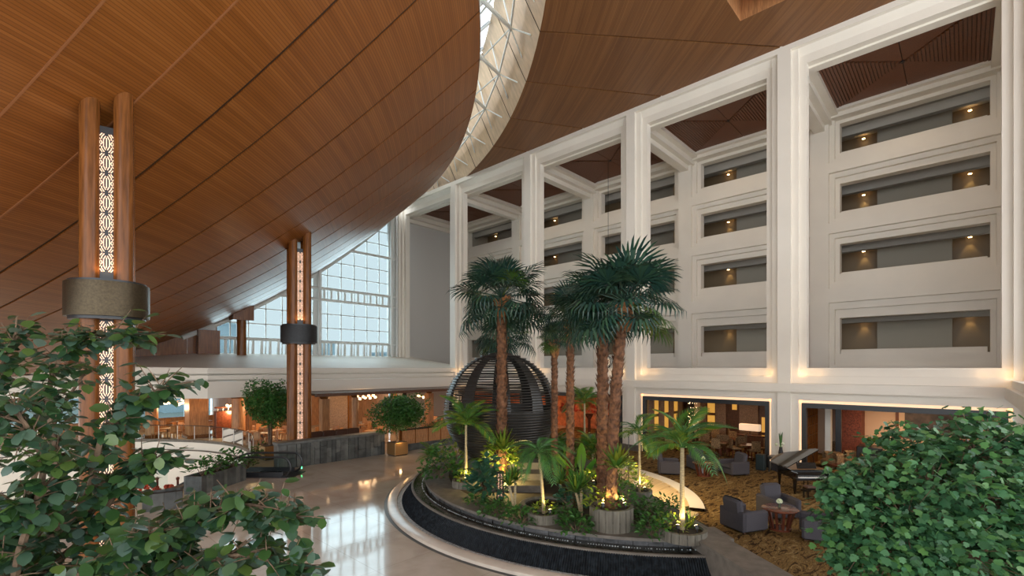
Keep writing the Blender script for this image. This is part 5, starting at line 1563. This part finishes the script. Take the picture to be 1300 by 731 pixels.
blade_tuft((p2_.x - .1, p2_.y - .1, p2_.z - .1), .0, .75, 40, "bird's nest fern on the thick shaggy trunk", 'areca', 1, 12, .06, 'nest_fern', 'ferns on palm trunks')
shrub((p1.x - .15, p1.y - .1, p1.z - .95), .75, 1.0, 260, .26, 'yellow lit creeper round the trunk in front of the sphere', 'shrub_y', seed=13)
lamp('trunk_lamp', 'POINT', (p1.x - .6, p1.y - .75, 1.3), 130, (1, .74, .26), .08)
for i, (px, py, rx, rz_, n, ls, m, lab) in enumerate((
    (560, 608, .75, 1.15, 260, .20, 'shrub', 'tall leafy bush at the cascade corner in front of the topiary tree'),
    (575, 600, .6, 1.5, 180, .17, 'shrub_y', 'airy bush with light tips next to the sphere foot'),
    (617, 634, .5, 1.25, 130, .34, 'blue_g', 'blue green philodendron beside the lattice bollard'),
    (645, 604, .6, .9, 150, .2, 'shrub', 'dark foliage under the yellow creeper'),
    (604, 640, .36, .3, 90, .13, 'shrub', 'low dark shrub beside the planter near the cascade'),
    (632, 652, .5, .36, 140, .14, 'shrub', 'low dark shrub spilling in front of the lattice bollard'),
    (662, 662, .5, .36, 140, .14, 'shrub', 'low dark shrub in front of the two-stemmed dracaena'),
    (732, 674, .5, .42, 150, .15, 'shrub', 'low dark shrub between the two front planters'),
    (716, 662, .4, .40, 110, .15, 'shrub', 'low dark shrub beside the stone basin'),
    (828, 680, .42, .5, 150, .14, 'shrub', 'low dark shrub spilling over the edge beside the corner planter'),
    (826, 660, .45, .6, 150, .15, 'shrub', 'leafy shrub between the big planter and the corner planter'),
    (848, 655, .5, .55, 120, .12, 'shrub', 'fine leaved shrub against the end wall'),
    (764, 618, .6, .9, 150, .2, 'shrub_y', 'bright shrub at the foot of the second thick trunk'),
    (705, 596, .9, 1.4, 200, .24, 'shrub', 'dark shrub mass behind the stone terrace'),
    (690, 575, .8, 1.1, 150, .24, 'shrub', 'dark shrub behind the sphere foot'),
    (757, 588, .8, 1.3, 170, .22, 'shrub_y', 'lit shrub in the middle of the bed'),
    (790, 614, .6, 1.0, 140, .18, 'shrub_y', 'hanging light green shrub beside the column lamp'),
    (724, 645, .4, .7, 100, .2, 'blue_g', 'blue green shrub beside the branching dracaena'))):
    shrub(bed(px, py), rx * 1.15, rz_ * 1.15, int(n * 1.6), ls * 1.05, lab, m, 1.0, 50 + i)
p = dp(742, 512, 23); feather_palm((p.x, p.y, BZ), p.z - BZ, 1.2, 'feather palm far behind the thin palm trunks', 46, 10, .05, keys='ac', e1=-10)

for i, (px, py, h, R, n, lab) in enumerate(((620, 600, .5, 1.0, 12, 'low feather palm clump between the sphere and the philodendron'), (712, 588, .6, 1.15, 14, 'low feather palm clump behind the yellowing banana'), (752, 596, .7, 1.2, 14, 'low feather palm clump among the thick trunks'),
                                               (770, 606, .5, 1.0, 12, 'low feather palm clump beside the tall brown planter'), (548, 590, .3, .9, 11, 'low feather palm clump at the cascade corner'), (668, 590, .5, 1.1, 12, 'low feather palm clump against the sphere foot'))):
    feather_palm(bed(px, py), h, R, lab, 120 + i, n, .05, keys='acb', e0=80, e1=10)
# potted topiary trees
def topiary(x, y, rx, rz_, zc, label, seed, n=7500, boxw=.45, boxh=.78):
    r_ = random.Random(seed)
    t = thing('topiary_tree', label, 'potted tree', (x, y, 0), 0, 'topiary trees in box planters')
    ob('box_planter', MB().cbox(-boxw, boxw, -boxw, boxw, .05, boxh, .02), M['goldpot'], t)
    ob('plinth', MB().box(-boxw + .05, boxw - .05, -boxw + .05, boxw - .05, 0, .06), M['blackmetal'], t)
    ob('soil', MB().box(-boxw + .04, boxw - .04, -boxw + .04, boxw - .04, boxh - .02, boxh + .01), M['soil'], t)
    tr = MB()
    for k in range(4):
        a = k * 1.6; tr.tube([(.05 * cos(a), .05 * sin(a), boxh), (.12 * cos(a), .12 * sin(a), zc - rz_ * .75), (rx * .5 * cos(a), rx * .5 * sin(a), zc)], [.045, .04, .02], 7)
    ob('trunk', tr, M['bark2'], t, True)
    lob = [(Vector((r_.uniform(-1, 1) * rx * .55, r_.uniform(-1, 1) * rx * .55, r_.uniform(-.6, .6) * rz_)), r_.uniform(.45, .62)) for _ in range(16)] + [(Vector((0, 0, 0)), .85)] * 5
    mb = MB()
    for k in range(n):
        c, s = r_.choice(lob); v = Vector((r_.gauss(0, 1), r_.gauss(0, 1), r_.gauss(0, 1))).normalized() * r_.uniform(.75, 1.03) * s
        p = c + Vector((v.x * rx, v.y * rx, v.z * rz_))
        add_leaf(mb, p + Vector((0, 0, zc)), rq(r_), r_.uniform(.11, .18), 1.2)
    ob('foliage', mb, M['ficus'], t)
topiary(16.3, 24.75, 1.75, 1.15, 2.6, 'round topiary tree in a brass box at the end of the slate wall', 61)
lamp('topiary_lamp', 'POINT', (16.15, 24.2, .9), 10, (1, .6, .25), .05)
q = dp(343, 513, 27.6); topiary(q.x, q.y, 1.4, 1.35, q.z, 'round topiary tree beside the latticed column at the well', 62)

# plants of the slate planters and the timber wall trough
for i, (x, y, l) in enumerate(((7.3, 24.4, 'leafy plant in the long slate planter, at the escalator end'), (6.5, 23.85, 'leafy plant in the middle of the long slate planter'), (5.8, 23.3, 'leafy plant in the long slate planter, at the balustrade end'))):
    shrub((x, y, .67), .55, .85, 90, .24, l, 'ficus', 1.0, 80 + i, 'plants in the long slate planter')
for i in range(5):
    shrub((17.8 + i * 1.1, 25.68, 1.3), .5, .35, 70, .16, 'trailing green plant in the trough on the timber wall', 'shrub', .9, 90 + i, 'plants in the timber wall trough')
for i in range(4):
    a = radians(-20 - i * 9); shrub((VC[0] + (VR + .55) * cos(a), VC[1] + (VR + .55) * sin(a), 0), .5, .8, 90, .2, 'leafy plant along the well rim by the slate wall', 'shrub', .9, 100 + i, 'plants along the well rim')

# ================================================================== FOREGROUND TREES
ROUND = [(0, 0, 0), (.16, -.24, .03), (.45, -.38, .05), (.78, -.28, .02), (1, 0, -.06), (.78, .28, .02), (.45, .38, .05), (.16, .24, .03), (.5, 0, -.01)]
LOBED = [(0, 0, 0), (.05, -.30, .03), (.28, -.50, .02), (.42, -.34, .04), (.72, -.44, -.02), (.80, -.18, .03), (1.0, 0, -.05), (.80, .18, .03), (.72, .44, -.02), (.42, .34, .04), (.28, .50, .02), (.05, .30, .03), (.45, 0, .0)]
def leaf_faces(pts): n = len(pts) - 1; return [(i, (i + 1) % n, n) for i in range(n)]
def leaf_mesh(pts, m): 
    return mesh_of('leaf', MB().add(pts, leaf_faces(pts)), m, True)
def tree_leaves(tree, leaves, pts, m, keep=300):
    leaves.sort(key=lambda l: (l[0] - cam.location).length - .9 * l[2] * 10)
    # the leaves that show largest are parts of their own, the others one mesh
    vis = []
    rest_ = []
    for l in leaves:
        d = l[0] - cam.location
        rr = .6853 * d.x - .7286 * d.y; ff = .7282 * d.x + .6849 * d.y
        px = 650 + 611 * rr / max(.1, ff); py = 467 - 611 * d.z / max(.1, ff)
        (vis if (0 <= px <= 1300 and py <= 731 and len(vis) < keep) else rest_).append(l)
    me = leaf_mesh(pts, m)
    for p, q, s in vis:
        o = link('leaf', me, tree, p - tree.location); o.rotation_mode = 'QUATERNION'; o.rotation_quaternion = q.to_quaternion(); o.scale = (s, s, s)
    mb = MB(); fs = leaf_faces(pts)
    for p, q, s in rest_:
        mb.add([p - tree.location + q @ (Vector(v) * s) for v in pts], fs)
    o = ob('leaves', mb, m, tree, True); o['kind'] = 'stuff'

# left: branching tree with round leaves
rl = random.Random(77)
tb = Vector((.35, 5.0, 0))
tl = thing('leafy_tree', 'tree with large round dull green leaves in front of the near wood column', 'tree', tb)
box = MB().cbox(-.6, .6, -.6, .6, 0, .7, .03)
fork = tb + Vector((.05, .0, 2.5))
ob('trunk', MB().tube([(0, 0, .0), (.03, .02, 1.3), (.05, 0, 2.5)], [.08, .07, .055], 9), M['bark2'], tl, True)
SK = [
 [(30, 760, 3.6), (72, 600, 3.6), (62, 500, 3.7), (95, 430, 3.8), (165, 425, 3.8)],
 [(20, 750, 3.5), (105, 640, 3.4), (135, 545, 3.4), (205, 492, 3.4)],
 [(40, 780, 3.4), (190, 722, 3.3), (238, 672, 3.25), (300, 640, 3.2), (372, 655, 3.2)],
 [(60, 800, 3.3), (180, 748, 3.2), (290, 705, 3.1), (375, 722, 3.1)],
 [(0, 760, 3.8), (-30, 600, 3.9), (-10, 500, 4.0), (20, 425, 4.0)],
 [(20, 760, 3.2), (55, 600, 3.1), (20, 520, 3.0)],
 [(30, 770, 3.5), (110, 680, 3.5), (160, 610, 3.5), (195, 585, 3.5)],
 [(50, 780, 3.1), (120, 720, 3.0), (190, 680, 3.0)],
 [(10, 780, 3.3), (-10, 690, 3.2), (30, 640, 3.1)],
 [(80, 790, 3.6), (220, 740, 3.6), (330, 700, 3.5)],
 [(10, 760, 4.2), (60, 560, 4.3), (110, 470, 4.3)],
 [(10, 760, 4.3), (130, 590, 4.3), (165, 520, 4.3)],
 [(40, 790, 4.2), (160, 690, 4.2), (250, 640, 4.2)],
]
leaves = []
for bi, sk in enumerate(SK):
    pts = [fork] + [dp(*s) for s in sk]
    fine = []
    for i in range(len(pts) - 1):
        for k in range(6):
            f = k / 6; a = pts[max(0, i - 1)]; b, c = pts[i], pts[i + 1]; d_ = pts[min(len(pts) - 1, i + 2)]
            fine.append(.5 * ((2 * b) + (c - a) * f + (2 * a - 5 * b + 4 * c - d_) * f * f + (-a + 3 * b - 3 * c + d_) * f ** 3))
    fine.append(pts[-1]); n = len(fine)
    mb = MB().tube([p - tb for p in fine], [.034 * (1 - .84 * i / n) + .003 for i in range(n)], 6)
    tw = 0
    for i in range(6, n):
        for rep in range(6 if sk[0][2] < 4.1 else 4):
            p = fine[i]; ax = (fine[min(i + 1, n - 1)] - fine[i - 1]).normalized()
            d_ = (Vector((rl.gauss(0, 1), rl.gauss(0, 1), rl.gauss(.15, .6))).normalized() + ax * .7).normalized()
            l = rl.uniform(.10, .26); e = p + d_ * l + Vector((0, 0, -.05 * l))
            mb.tube([p - tb, (p + d_ * l * .5) - tb, e - tb], [.005, .004, .002], 4, False)
            for k in range(rl.randint(3, 4)):
                f = .35 + .65 * k / 3; q0 = p + (e - p) * f
                az = atan2(d_.y, d_.x) + (1 if k % 2 else -1) * rl.uniform(.4, 1.2)
                q = Matrix.Rotation(az, 3, 'Z') @ Matrix.Rotation(rl.gauss(.35, .38), 3, 'Y') @ Matrix.Rotation(rl.gauss(0, .4), 3, 'X')
                leaves.append((q0, q, rl.uniform(.072, .122)))
    ob('branch', mb, M['bark2'], tl, True)
tree_leaves(tl, leaves, ROUND, M['tree_l'])
ob('tree_box', box, M['stone'], tl)

# right: dense bushy tree with small lobed leaves
tr_p = dp(1215, 640, 5.1); trb = Vector((tr_p.x, tr_p.y, 0))
tt = thing('bushy_tree', 'dense bushy tree with small lobed bright green leaves in front of the lounge', 'tree', trb)
ob('trunk', MB().tube([(0, 0, 0), (.04, -.03, 1.2), (0, 0, 2.6)], [.09, .075, .06], 9), M['bark2'], tt, True)
ob('tree_box', MB().cbox(-.6, .6, -.6, .6, 0, .7, .03), M['stone'], tt)
LB = [(1195, 675, 5.1, 118, 120), (1240, 580, 5.2, 62, 58), (1160, 575, 5.3, 52, 42), (1105, 630, 5.0, 50, 55), (1082, 668, 4.8, 40, 58), (1290, 640, 5.0, 70, 90), (1130, 705, 4.6, 62, 60), (1215, 700, 4.5, 80, 60), (1290, 730, 4.6, 60, 60), (1255, 555, 5.3, 34, 34), (1068, 620, 4.9, 20, 24), (1100, 690, 4.6, 44, 50), (1310, 580, 5.2, 50, 44), (1180, 620, 4.9, 70, 60), (1250, 640, 4.8, 70, 60), (1150, 660, 4.7, 60, 60), (1300, 670, 4.8, 60, 60)]
rr_ = random.Random(99); leaves = []
for (px, py, d, rx, ry) in LB:
    c = dp(px, py, d); R_ = rx * d / 611; Rz = ry * d / 611
    mb = MB().tube([Vector((0, 0, 2.55)), (c - trb) * .5 + Vector((0, 0, 1.2)), c - trb], [.035, .02, .008], 6)
    ncl = int(30 + rx * ry / 34)
    for k in range(ncl):
        v = Vector((rr_.gauss(0, 1), rr_.gauss(0, 1), rr_.gauss(0, 1))).normalized() * rr_.uniform(.62, 1.0)
        cc = c + Vector((v.x * R_, v.y * R_, v.z * Rz))
        if k % 3 == 0: mb.tube([c - trb, cc - trb], [.007, .003], 4, False)
        az0 = atan2(v.y, v.x)
        for j in range(6):
            o_ = Vector((rr_.gauss(0, .055), rr_.gauss(0, .055), rr_.gauss(0, .045)))
            az = az0 + rr_.gauss(0, 1.1)
            q = Matrix.Rotation(az, 3, 'Z') @ Matrix.Rotation(rr_.gauss(.45, .4), 3, 'Y') @ Matrix.Rotation(rr_.gauss(0, .4), 3, 'X')
            leaves.append((cc + o_, q, rr_.uniform(.05, .095)))
    ob('branch', mb, M['bark2'], tt, True)
tree_leaves(tt, leaves, LOBED, M['tree_r'])
